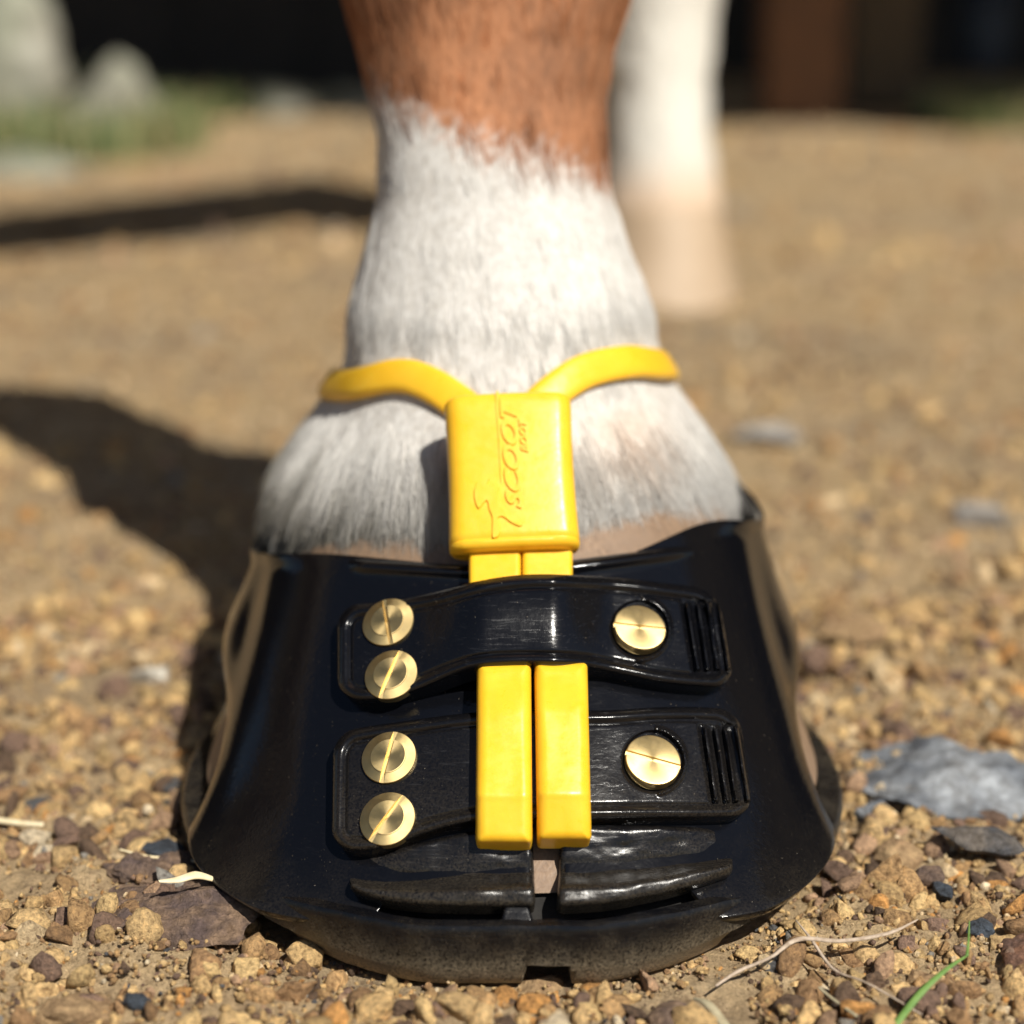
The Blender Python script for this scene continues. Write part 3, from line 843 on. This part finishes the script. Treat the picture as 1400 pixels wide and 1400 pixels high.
# keeper box -------------------------------------------------
KB = at_y(704, 747, .3145); LEAN = R(52)
KL, KW, KD = .0322, .0250, .0080
kx = np.array([1, .0, .0]); ky = np.array([0, math.cos(LEAN), math.sin(LEAN)]); kz = np.cross(kx, ky)   # kz: out of the front face
roll = R(2.6)
kx, ky = kx * math.cos(roll) - ky * math.sin(roll) * -1 * 0 + ky * math.sin(roll) * -0, ky
kyr = ky * math.cos(roll) - kx * math.sin(roll); kxr = kx * math.cos(roll) + ky * math.sin(roll)
def keeper():
    # cross-section rounded rectangle (x, depth), lofted along length with slightly bulged front
    K = []
    hw, r = KW / 2, .0032
    def sec(f, shrink):
        pts = []
        w = hw - shrink + .0004 * math.sin(math.pi * f) * -1
        d0, d1 = -KD + shrink, -shrink
        for cx_, cz_, a0 in ((w - r, d1 - r, 0), (-(w - r), d1 - r, 90), (-(w - r), d0 + r, 180), (w - r, d0 + r, 270)):
            for k in range(9):
                an = R(a0 + 90 * k / 8)
                x_, z_ = cx_ + r * math.cos(an), cz_ + r * math.sin(an)
                if z_ > d1 - r: z_ += .0006 * (1 - (x_ / w) ** 2)
                pts.append((x_, z_))
            if a0 == 0:
                for k in range(1, 12):
                    x_ = (w - r) * (1 - 2 * k / 12); pts.append((x_, d1 + .0006 * (1 - (x_ / w) ** 2)))
        return pts
    lev = [(0, .0012), (.0003, .0005), (.0009, .0001), (.0014, 0), (.0016, .00022), (.0018, .00022), (.0020, 0)]
    lev += [(KL * f, 0) for f in np.linspace(.1, .92, 16)] + [(KL - .0012, .0001), (KL - .0005, .0004), (KL - .0001, .0010), (KL, .0017)]
    V = []
    for (h, sh) in lev:
        for x_, z_ in sec(h / KL, sh):
            V.append(KB + kxr * x_ + kyr * h + kz * z_)
    m = len(sec(0, 0)); n = len(lev)
    F = [[i * m + j, i * m + (j + 1) % m, (i + 1) * m + (j + 1) % m, (i + 1) * m + j] for i in range(n - 1) for j in range(m)]
    F += [list(range(m))[::-1], [(n - 1) * m + j for j in range(m)]]
    me = mesh("strap_keeper", np.array(V), F, M_yellow); fix_normals(me); me.set_sharp_from_angle(angle=R(60))
    o = keep(obj("strap_keeper", me, boot), boot)
    return o
keeper_o = keeper()
keeper_o["label"] = "yellow rubber keeper embossed with lettering and an emblem"
# embossed emblem and lettering: (zoomed picture px) -> face coordinates
def face_xy(X, Y):
    f = (1140 - Y) / (1140 - 55)
    l_, r_ = 125 + (75 - 125) * f, 1060 + (985 - 1060) * f
    return ((X - l_) / (r_ - l_) - .5) * KW, f * KL
def face_pt(x, h, e): return KB + kxr * x + kyr * h + kz * (.0006 * (1 - (x / (KW / 2)) ** 2) + e)
def emboss_poly(name, pts, e=.00042, inset=.00020):
    P = np.array([face_xy(*q) for q in smooth_poly(np.array(list(pts) + [pts[0]]), len(pts) * 5)[:-1]])
    T = np.roll(P, -1, 0) - np.roll(P, 1, 0); T /= np.linalg.norm(T, axis=1, keepdims=True) + 1e-9
    Nn = np.stack([-T[:, 1], T[:, 0]], -1)
    area = .5 * np.sum(P[:, 0] * np.roll(P[:, 1], -1) - np.roll(P[:, 0], -1) * P[:, 1])
    if area < 0: Nn = -Nn
    Q = P + Nn * inset
    V = [face_pt(x, h, -.0001) for x, h in P] + [face_pt(x, h, e) for x, h in Q]
    n = len(P)
    F = [[k, (k + 1) % n, n + (k + 1) % n, n + k] for k in range(n)] + [[n + k for k in range(n)]]
    me = mesh(name, np.array(V), F, M_yellow); fix_normals(me); me.set_sharp_from_angle(angle=R(35))
    o = obj(name, me, keeper_o); return o
emboss_poly("horse_emblem", [(482, 742), (440, 705), (400, 720), (410, 675), (335, 690), (300, 750), (305, 830), (335, 885), (372, 850), (392, 835), (405, 890), (428, 955), (430, 1080), (470, 1085), (492, 1050), (480, 1000), (475, 955), (510, 952), (560, 990), (625, 1020), (645, 1000), (595, 972), (545, 955), (520, 900), (487, 870), (475, 800)])
emboss_poly("lettering_bar", [(447, 70), (470, 75), (478, 300), (490, 480), (500, 670), (488, 690), (470, 400), (452, 200)], .00022, .00004)
def emboss_text(txt, X0, Y0, X1, Y1, cap_px, shear):
    """letters read upwards: baseline from (X0,Y0) to (X1,Y1) in the zoomed picture, capitals rise to the left"""
    cu = bpy.data.curves.new("lettering", 'FONT'); cu.body = txt; cu.extrude = .03; cu.bevel_depth = .012; cu.bevel_resolution = 1; cu.shear = shear; cu.offset = .025
    cu.resolution_u = 4
    t = bpy.data.objects.new("lettering_tmp", cu); col.objects.link(t)
    bpy.context.view_layer.update()
    me = bpy.data.meshes.new_from_object(t.evaluated_get(bpy.context.evaluated_depsgraph_get()))
    bpy.data.objects.remove(t)
    v = np.array([q.co[:] for q in me.vertices])
    x0, x1 = v[:, 0].min(), v[:, 0].max(); y0, y1 = v[:, 1].min(), v[:, 1].max()
    u = (v[:, 0] - x0) / (x1 - x0); w = (v[:, 1] - y0) / (y1 - y0); zz = (v[:, 2] - v[:, 2].min()) / np.ptp(v[:, 2])
    for i in range(len(v)):
        X = X0 + (X1 - X0) * u[i] - cap_px * w[i]; Y = Y0 + (Y1 - Y0) * u[i]
        me.vertices[i].co = Vector(face_pt(*face_xy(X, Y), -.0002 + .00060 * zz[i]))
    me.name = "lettering"; me.materials.clear(); me.materials.append(M_yellow)
    fix_normals(me)
    return obj("lettering", me, keeper_o)
emboss_text("SCOOT", 648, 895, 590, 110, 118, .35)
emboss_text("BOOT", 684, 505, 664, 265, 52, .3)

# ------------------------------------------------------------------ horse foreleg
LT = np.array([  # height, x centre, y centre, half width, half depth
    (.030, -.001, .392, .040, .046), (.045, -.0024, .388, .0515, .0590), (.052, -.0022, .391, .0526, .0600), (.056, -.0022, .391, .0520, .0600), (.0639, -.0018, .393, .0485, .0612), (.0721, -.0017, .395, .0420, .0580),
    (.0802, -.0018, .397, .0364, .0510), (.0967, -.0027, .401, .0342, .0435), (.108, -.0036, .405, .0301, .0380), (.119, -.0040, .410, .0270, .0340),
    (.132, -.0047, .415, .0268, .0315), (.140, -.0057, .420, .0280, .0320), (.151, -.0058, .426, .0306, .0335), (.161, -.0056, .431, .0342, .0360),
    (.180, -.0050, .440, .0400, .0410), (.205, -.0045, .446, .0420, .0430), (.235, -.0040, .447, .0370, .0370), (.270, -.004, .445, .0300, .0300), (.33, -.004, .444, .0280, .0280), (.42, -.004, .444, .0330, .0330)])
def lt(h): return [np.interp(h, LT[:, 0], LT[:, k]) for k in range(1, 5)]
HS = np.linspace(.030, .42, 400)
_ker = np.exp(-np.linspace(-2, 2, 13) ** 2); _ker /= _ker.sum()
LS = np.stack([np.convolve(np.pad(lt(HS)[k], 6, mode='edge'), _ker, 'valid') for k in range(4)], 1)
def leg_sec(h): return [np.interp(h, HS, LS[:, k]) for k in range(4)]
def leg_pt(phi, h, off=0.0):
    xc, yc, hw, hd = leg_sec(h)
    # tendons and bones: slightly boxy front, hollow behind the pastern
    e = 2 / 2.15
    s, c = np.sin(phi), np.cos(phi)
    lump = 1 + .03 * fbm(np.stack([s * 1.4, c * 1.4, h * 25], -1), 2, 15)
    x = xc + (hw * lump + off) * np.sign(s) * np.abs(s) ** e
    y = yc - (hd * lump + off) * np.sign(c) * np.abs(c) ** e
    return np.stack([x, y, h + 0 * x], -1)
def coronet(ph): return .0525 + .0075 * sstep(-.1, 1.0, np.cos(ph)) + .0045 * sstep(-.05, .4, np.sin(ph)) - .0045 * sstep(-.25, -.6, np.sin(ph))
def coat(phi, h, r=None):
    """coat colour of a spot on the leg"""
    s = np.sin(phi)
    n = fbm(np.stack([s * 9, np.cos(phi) * 9, h * 40], -1), 3, 51)
    n2 = fbm(np.stack([s * 3.0, np.cos(phi) * 3.0, h * 60], -1), 2, 61)
    hb = .1315 - .0105 * s + .0022 * n
    k = sstep(-.0050, .0050, h - hb + .0042 * vnoise(np.stack([s * 210, np.cos(phi) * 210, h * 1500], -1), 88))[..., None]
    white = np.array([.615, .60, .57]); brown = np.array([.29, .125, .055])
    br = brown * (1 + .38 * n2[..., None] + .25 * vnoise(np.stack([s * 120, np.cos(phi) * 120, h * 300], -1), 93)[..., None])
    wh = white * (1 + .05 * n[..., None])
    pink = np.exp(-((s - .62) / .22) ** 2 - ((h - .076) / .004) ** 2)[..., None] * .4 + np.exp(-((s + .80) / .07) ** 2 - ((h - .058) / .004) ** 2)[..., None] * .9
    wh = wh + (np.array([.58, .37, .22]) - wh) * np.clip(pink, 0, .85)
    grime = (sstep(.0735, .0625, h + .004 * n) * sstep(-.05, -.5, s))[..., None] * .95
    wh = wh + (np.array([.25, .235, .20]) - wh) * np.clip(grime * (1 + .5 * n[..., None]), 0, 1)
    horn = (sstep(.0015, -.0015, h - coronet(phi)) * sstep(-.25, -.1, s))[..., None]
    wh = wh + (np.array([.25, .16, .095]) * (1 + .1 * n[..., None]) - wh) * horn
    return wh + (br - wh) * k
def build_leg():
    n, m = 160, 180
    ph = np.linspace(-np.pi, np.pi, n, endpoint=False)[:, None]; h = np.concatenate([np.linspace(.030, .20, 140), np.linspace(.203, .42, m - 140)])[None, :]
    H = h + 0 * ph; PH = ph + 0 * h
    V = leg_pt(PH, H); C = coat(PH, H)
    # hollow behind the pastern where the heel bulbs part
    idx = np.arange(n * m).reshape(n, m); nx = np.roll(idx, -1, 0)
    F = np.stack([idx[:, :-1], nx[:, :-1], nx[:, 1:], idx[:, 1:]], -1).reshape(-1, 4)
    Vf = V.reshape(-1, 3); Cf = C.reshape(-1, 3) * .92
    capc = np.array([[Vf[idx[:, -1]][:, 0].mean(), Vf[idx[:, -1]][:, 1].mean(), .43]])
    # rounded upper end keeps the mesh closed above the frame
    tri = np.stack([idx[:, -1], np.roll(idx[:, -1], -1), np.full(n, n * m)], -1)
    Vf = np.concatenate([Vf, capc]); Cf = np.concatenate([Cf, Cf[-1:]])
    me = mesh("horse_foreleg", Vf, [list(map(int, q)) for q in F] + [list(map(int, q)) for q in tri], M_skin, colors=Cf)
    fix_normals(me)
    return obj("horse_foreleg", me, None, label="horse foreleg, white pastern under chestnut brown coat, wearing the boot", cat="horse leg")
foreleg = build_leg()

def fur(parent, count, root, colorf, lengthf, rad, seed, lift=.14, pts=5, clump=.65):
    r = np.random.default_rng(seed)
    PH, H = root(r, count)
    P = leg_pt(PH, H)
    e = 1e-4
    du = leg_pt(PH + e, H) - P; dh = leg_pt(PH, H - e) - P
    dn = dh / np.linalg.norm(dh, axis=1, keepdims=True)
    N = np.cross(du, -dh); N /= np.linalg.norm(N, axis=1, keepdims=True)
    out = P - np.stack([leg_sec(H)[0], leg_sec(H)[1], H], -1)
    N *= np.sign((N * out).sum(1))[:, None]
    sd_ = du / np.linalg.norm(du, axis=1, keepdims=True)
    L = lengthf(PH, H, r)
    q = np.stack([np.sin(PH), np.cos(PH), H * 12], -1)
    # clumping: hairs lean to the lock they belong to
    cell = np.floor(np.stack([PH * 30, H * 260], -1) + .35 * r.normal(size=(count, 2)))
    hx = hash3(cell[:, 0].astype(np.int64), cell[:, 1].astype(np.int64), np.zeros(count, np.int64), seed)
    side = .22 * fbm(q * 9, 2, seed) + .22 * vnoise(q * 60, seed + 3) + .10 * r.normal(size=count)
    up = np.clip(lift + .16 * (hx - .5) + .10 * fbm(q * 14, 2, seed + 9) + .06 * r.normal(size=count), .03, .6)
    D = dn + sd_ * side[:, None] + N * up[:, None]
    D /= np.linalg.norm(D, axis=1, keepdims=True)
    bend = (hx - .5) * clump
    K = np.linspace(0, 1, pts)
    fall = np.array([0, 0, -1.])
    Q = P[:, None] - N[:, None] * .0003 + D[:, None] * (L[:, None] * K)[..., None] \
        + (dn * .9 - N * .35)[:, None] * (L[:, None] * .35 * K ** 2 * up[:, None] / .14)[..., None] \
        + sd_[:, None] * (L[:, None] * bend[:, None] * K ** 2)[..., None] \
        + sd_[:, None] * (L[:, None] * .06 * np.sin(K * 6 + r.uniform(0, 6, count)[:, None]) * r.normal(size=count)[:, None])[..., None]
    hc = bpy.data.hair_curves.new("fur")
    hc.add_curves([pts] * count)
    hc.attributes["position"].data.foreach_set("vector", Q.astype(np.float32).ravel())
    ra = hc.attributes.get("radius") or hc.attributes.new("radius", 'FLOAT', 'POINT')
    rr = (rad * r.uniform(.6, 1.3, count))[:, None] * np.array([1, 1, .85, .6, .15])[None, :pts]
    ra.data.foreach_set("value", rr.astype(np.float32).ravel())
    c4 = np.ones((count, 4), np.float32)
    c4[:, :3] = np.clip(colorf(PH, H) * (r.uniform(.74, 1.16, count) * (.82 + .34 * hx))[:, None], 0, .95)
    at = hc.attributes.new("tint", 'FLOAT_COLOR', 'CURVE'); at.data.foreach_set("color", c4.ravel())
    hc.materials.append(M_hair)
    return obj("fur", hc, parent)
def roots(r, n):
    ph = r.uniform(-2.0, 2.0, n); u = r.random(n)
    h0 = coronet(ph)
    h0 = h0 - .009 * sstep(-.3, .0, np.sin(ph))
    return ph, h0 + (.215 - h0) * u ** 1.15
def flen(ph, h, r):
    return (.0050 + .0034 * sstep(.10, .066, h)) * r.uniform(.65, 1.25, len(h)) * (.22 + .78 * sstep(-.0015, .002, h - coronet(ph)))
f1 = fur(foreleg, 115000, roots, coat, flen, .000072, 5)
f1["kind"] = "stuff"
def roots_back(r, n):
    ph = np.pi + r.uniform(-1.2, 1.2, n); h0 = coronet(ph); return ph, h0 + (.21 - h0) * r.random(n)
f2 = fur(foreleg, 14000, roots_back, coat, flen, .00013, 6)
f2["kind"] = "stuff"

# hoof -------------------------------------------------------
def build_hoof():
    n, m = 220, 60
    T = np.linspace(-np.pi, np.pi, n, endpoint=False)[:, None]; v = np.linspace(0, 1, m)[None, :]
    zt = coronet(T) + .0030
    Z = .0125 + (zt - .0125) * np.minimum(v / .93, 1)
    ins = -.0032 - .005 * v - .010 * sstep(.93, 1.0, v) + .0003 * np.sin(Z * 1500) * 0
    X, Y = shell_pt(T + 0 * Z, Z, ins + 0 * Z)
    V = np.stack([X, Y, Z], -1).reshape(-1, 3)
    idx = np.arange(n * m).reshape(n, m); nx = np.roll(idx, -1, 0)
    F = np.stack([idx[:, :-1], nx[:, :-1], nx[:, 1:], idx[:, 1:]], -1).reshape(-1, 4)
    me = mesh("hoof", V, F, M_hoof); fix_normals(me)
    return obj("hoof", me, foreleg)
build_hoof()

# yellow loop round the pastern ------------------------------
def build_loop():
    tab = np.array([(-180, .068), (-120, .0705), (-90, .0762), (-56, .0822), (-35, .0866), (-24, .0862), (-15, .0838), (0, .0775), (13, .0838), (20, .0866), (30, .0882), (48, .0878), (80, .0824), (90, .0802), (120, .073), (180, .068)])
    n = 200
    ph = np.linspace(-180, 180, n, endpoint=False)
    _h = np.interp(ph, tab[:, 0], tab[:, 1])
    k_ = np.ones(9) / 9  # soft bends
    h = np.convolve(np.r_[_h[-4:], _h, _h[:4]], k_, 'valid')
    C = leg_pt(R(1) * ph, h, .0009)
    T = np.roll(C, -1, 0) - np.roll(C, 1, 0); T /= np.linalg.norm(T, axis=1, keepdims=True)
    A = leg_pt(R(1) * ph, h, .004) - C; N = A / np.linalg.norm(A, axis=1, keepdims=True)
    N -= T * (N * T).sum(1)[:, None]; N /= np.linalg.norm(N, axis=1, keepdims=True)
    # the band lies against the sloping pastern: lean its face upwards
    W = np.cross(T, N); W /= np.linalg.norm(W, axis=1, keepdims=True)
    W *= np.sign(W[:, 2])[:, None]
    lean = R(32); N2 = N * math.cos(lean) + W * math.sin(lean); W2 = W * math.cos(lean) - N * math.sin(lean)
    K = 20; V = []
    for j in range(K):
        an = 2 * math.pi * j / K
        cw = math.copysign(abs(math.cos(an)) ** .6, math.cos(an)); cn = math.copysign(abs(math.sin(an)) ** .75, math.sin(an))
        V.append(C + W2 * .0037 * cw + N2 * .0016 * cn)
    V = np.stack(V, 1).reshape(-1, 3)
    idx = np.arange(n * K).reshape(n, K); a_ = np.roll(idx, -1, 0); b_ = np.roll(a_, -1, 1); c_ = np.roll(idx, -1, 1)
    me = mesh("pastern_loop", V, np.stack([idx, a_, b_, c_], -1).reshape(-1, 4), M_yellow); fix_normals(me)
    return keep(obj("pastern_loop", me, boot), boot)
build_loop()

# ------------------------------------------------------------------ hind leg
def build_hind():
    g = ground(918, 428)
    x0, y0 = g[0] - .001, g[1] + .05
    tab = np.array([  # height, y, half width, half depth
        (.042, .022, .034, .036), (.052, .024, .0345, .037), (.062, .026, .0320, .035), (.085, .031, .0285, .032), (.115, .040, .0275, .030), (.15, .052, .0310, .034), (.175, .058, .0350, .039), (.20, .060, .0345, .038), (.24, .058, .028, .030), (.30, .056, .0245, .026), (.55, .056, .029, .034)])
    hs = np.linspace(.042, .55, 110); S = [np.interp(hs, tab[:, 0], tab[:, k]) for k in (1, 2, 3)]
    n = 64; ph = np.linspace(-np.pi, np.pi, n, endpoint=False)
    V = np.stack([x0 + np.sin(ph)[:, None] * S[1][None], y0 + S[0][None] - np.cos(ph)[:, None] * S[2][None], hs[None] + 0 * ph[:, None]], -1)
    V += .0012 * fbm(V * 160, 2, 3)[..., None]
    m = len(hs); idx = np.arange(n * m).reshape(n, m); nx = np.roll(idx, -1, 0)
    F = [list(map(int, q)) for q in np.stack([idx[:, :-1], nx[:, :-1], nx[:, 1:], idx[:, 1:]], -1).reshape(-1, 4)]
    F.append([int(q) for q in idx[:, -1]])
    pk = sstep(.085, .05, np.tile(hs, n))[:, None]
    C = np.array([.66, .64, .58]) * (1 - pk) + np.array([.62, .47, .34]) * pk
    me = mesh("horse_hind_leg", V.reshape(-1, 3), F, M_skin, colors=C); fix_normals(me)
    leg = obj("horse_hind_leg", me, None, label="blurred white hind leg with pale pinkish hoof standing behind the booted leg", cat="horse leg")
    T = ph[:, None]; v = np.linspace(0, 1, 24)[None]
    Z = np.minimum(v / .92, 1) * .053
    a = .043 - .010 * Z / .053 - .012 * sstep(.92, 1, v)
    X = x0 + np.sin(T) * a; Y = y0 + .008 + .015 * Z / .053 - np.cos(T) * (a + .004)
    V = np.stack([X, Y, Z + 0 * X - .001], -1).reshape(-1, 3); m = 24
    idx = np.arange(n * m).reshape(n, m); nx = np.roll(idx, -1, 0)
    me = mesh("hoof", V, np.stack([idx[:, :-1], nx[:, :-1], nx[:, 1:], idx[:, 1:]], -1).reshape(-1, 4), plain("pink_horn", (.37, .27, .175), .6, (.44, .33, .225), 40)); fix_normals(me)
    obj("hoof", me, leg)
build_hind()

# ------------------------------------------------------------------ boards and cover added for background shade, unseen pole added for its shadow
M_shade_plank = plain("shade_black_timber", (.012, .010, .008), .8, (.022, .018, .014), 14, .4, .004)  # boards almost black: the background shade is put into their colour
M_post = plain("brown_post", (.17, .075, .03), .75, (.11, .055, .025), 18, .4, .004)
M_post2 = plain("weathered_post", (.13, .085, .04), .8, (.09, .06, .03), 18, .4, .004)
M_tin = plain("shade_roof_sheet", (.16, .17, .17), .5, (.22, .22, .21), 5)
shade_shed = bpy.data.objects.new("shade_shelter", None)
put(shade_shed, label="added shade structure of near-black boards and unseen cover, with brown posts", cat="shade_shelter")
shade_shed.location = (0, 2.9, 0)
ro = obj("shade_roof", box_mesh("shade_roof", 13, 5.2, .08, M_tin), shade_shed); ro.location = (1.2, .70, 2.25)  # unseen cover, added to keep the sun off the background
pw = .24
pm = box_mesh("shade_plank", pw + .01, .025, 2.15, M_shade_plank)
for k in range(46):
    o = obj("shade_plank", pm, shade_shed); o.location = (-5.0 + k * pw, (.012 * (k % 2)) + .18 if k * pw - 5.0 < .25 else 1.0, 1.075)
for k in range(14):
    o = obj("shade_plank", pm, shade_shed); o.location = (6.1, .3 + k * pw, 1.075); o.rotation_euler = (0, 0, math.pi / 2)  # unseen side boards, added to keep the background dark
def post(px, py, w, mat):
    g = ground(px, py)
    o = obj("post", box_mesh("post", w, w, 2.2, mat, .008), shade_shed); o.location = (g[0], g[1] + w / 2 - 2.9, 1.1)
post(1098, 168, .105, M_post)
post(1208, 150, .105, M_post2)
tub = bpy.data.objects.new("feed_tub", None)
g = ground(1352, 108)
put(tub, label="dark blue grey tub standing in the background shade", cat="tub"); tub.location = (g[0], g[1] + .08, 0)
def lathe(name, prof, mat, parent, n=40):
    V = [(r_ * math.cos(2 * math.pi * k / n), r_ * math.sin(2 * math.pi * k / n), z) for r_, z in prof for k in range(n)]
    F = [[i * n + k, i * n + (k + 1) % n, (i + 1) * n + (k + 1) % n, (i + 1) * n + k] for i in range(len(prof) - 1) for k in range(n)]
    me = mesh(name, np.array(V), F, mat); fix_normals(me); return obj(name, me, parent)
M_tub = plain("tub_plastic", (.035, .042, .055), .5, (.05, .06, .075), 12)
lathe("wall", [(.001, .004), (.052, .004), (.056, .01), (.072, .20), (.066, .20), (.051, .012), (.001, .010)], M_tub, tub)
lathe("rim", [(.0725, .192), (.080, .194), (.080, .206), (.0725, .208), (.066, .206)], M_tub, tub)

M_log = plain("shadow_caster_timber", (.22, .16, .10), .85, (.13, .10, .07), 10, .5, .006)
shadow_caster = bpy.data.objects.new("shadow_caster_rail", None)
put(shadow_caster, label="added unseen timber pole on two posts, there to cast the ground shadow", cat="shadow_caster")
def cyl(name, p0, p1, r0, r1, parent, seed, n=20, seg=14):
    p0, p1 = np.array(p0, float), np.array(p1, float); d = (p1 - p0); L = np.linalg.norm(d); d /= L
    s_ = np.cross(d, [.3, .2, .93]); s_ /= np.linalg.norm(s_); t_ = np.cross(d, s_)
    V = []
    for i in range(seg + 1):
        f = i / seg
        for k in range(n):
            an = 2 * math.pi * k / n
            q = p0 + d * L * f; r_ = (r0 + (r1 - r0) * f)
            dirv = s_ * math.cos(an) + t_ * math.sin(an)
            r_ *= 1 + .06 * float(vnoise(dirv * 1.5 + d * L * f * 6, seed))
            V.append(q + dirv * r_)
    F = [[i * n + k, i * n + (k + 1) % n, (i + 1) * n + (k + 1) % n, (i + 1) * n + k] for i in range(seg) for k in range(n)]
    F += [list(range(n))[::-1], [seg * n + k for k in range(n)]]
    me = mesh(name, np.array(V), F, M_log); fix_normals(me); me.set_sharp_from_angle(angle=R(60))
    return obj(name, me, parent)
RH = .47
off = RH / math.tan(SUN_EL) * SUN_AZ
A = np.array([-.379, 1.306]) + off; B = np.array([-.139, 1.52]) + off
u = (B - A) / np.linalg.norm(B - A)
pa, pb = A - u * .95, B + u * .02
cyl("shadow_caster", (*pa, RH), (*pb, RH), .085, .08, shadow_caster, 3)  # added out of view, placed so its shadow makes the dark ground band
for q, rr in ((pa + u * .12, .06), (pb - u * .08, .045)):
    cyl("post", (*q, -.02), (*q, RH - .06), rr, rr * .95, shadow_caster, 5)

# ------------------------------------------------------------------ pale boulders, grass at the far edge
def far_rock(label, px, py, size, seed, mat=M_rock_pale, rz=.3, lift=.3):
    o = rock(label, px, py, size, mat, seed, rz, size[2] * lift, sub=4, name="boulder", cat="boulder")
    o.location.y += size[1] * .8
    return o
far_rock("pale grey boulder standing in green grass before the dark background boards", 150, 196, (.082, .07, .088), 71, lift=.35)
far_rock("larger grey boulder beside the smaller pale one in the grass", -40, 190, (.11, .08, .13), 72, lift=.6)
far_rock("flat cream stone lying on bare sand below the boulders", 25, 232, (.075, .06, .022), 73, M_rock_pale, lift=.3)
far_rock("low pale pinkish stone at the shade edge behind the hoof", 380, 170, (.065, .045, .035), 74, M_rock_pale)
far_rock("low pale stone beside the pastern at the shade edge", 470, 168, (.05, .04, .03), 75, M_rock_pale)
def grass():
    r = np.random.default_rng(33)
    V, F, C = [], [], []
    def patchg(px, py, rx, ry, n, hh):
        g = ground(px, py)
        for _ in range(n):
            a_ = r.uniform(0, 6.28); q = math.sqrt(r.random())
            x, y = g[0] + rx * q * math.cos(a_), g[1] + ry * q * math.sin(a_)
            h = hh * r.uniform(.5, 1.2); w = .0022; t = r.uniform(0, 6.28); ln = r.uniform(.1, .7) * h; t2 = r.uniform(0, 6.28)
            dx, dy = w * math.cos(t), w * math.sin(t); lx, ly = ln * math.cos(t2), ln * math.sin(t2)
            z = float(ground_h(x, y)); b = len(V)
            V.extend([(x - dx, y - dy, z), (x + dx, y + dy, z), (x + lx * .4 + dx * .8, y + ly * .4 + dy * .8, z + h * .6), (x + lx * .4 - dx * .8, y + ly * .4 - dy * .8, z + h * .6), (x + lx, y + ly, z + h)])
            F.extend([[b, b + 1, b + 2, b + 3], [b + 3, b + 2, b + 4]])
            c = np.array([.10, .15, .05]) * r.uniform(.7, 1.4) if r.random() < .6 else np.array([.34, .30, .14])
            C.extend([c] * 5)
    patchg(120, 200, .14, .10, 900, .05)
    patchg(20, 160, .16, .12, 700, .07)
    patchg(250, 168, .10, .10, 420, .045)
    patchg(1400, 165, .14, .12, 900, .05)
    patchg(1310, 150, .06, .08, 200, .035)
    m = Mat("grass", (.1, .17, .04), .6); at = m.n("ShaderNodeAttribute"); at.attribute_name = "tint"; m.set("Base Color", at.outputs["Color"])
    obj("grass", mesh("grass", np.array(V), F, m.m, False, colors=np.array(C)), kind="stuff")
grass()
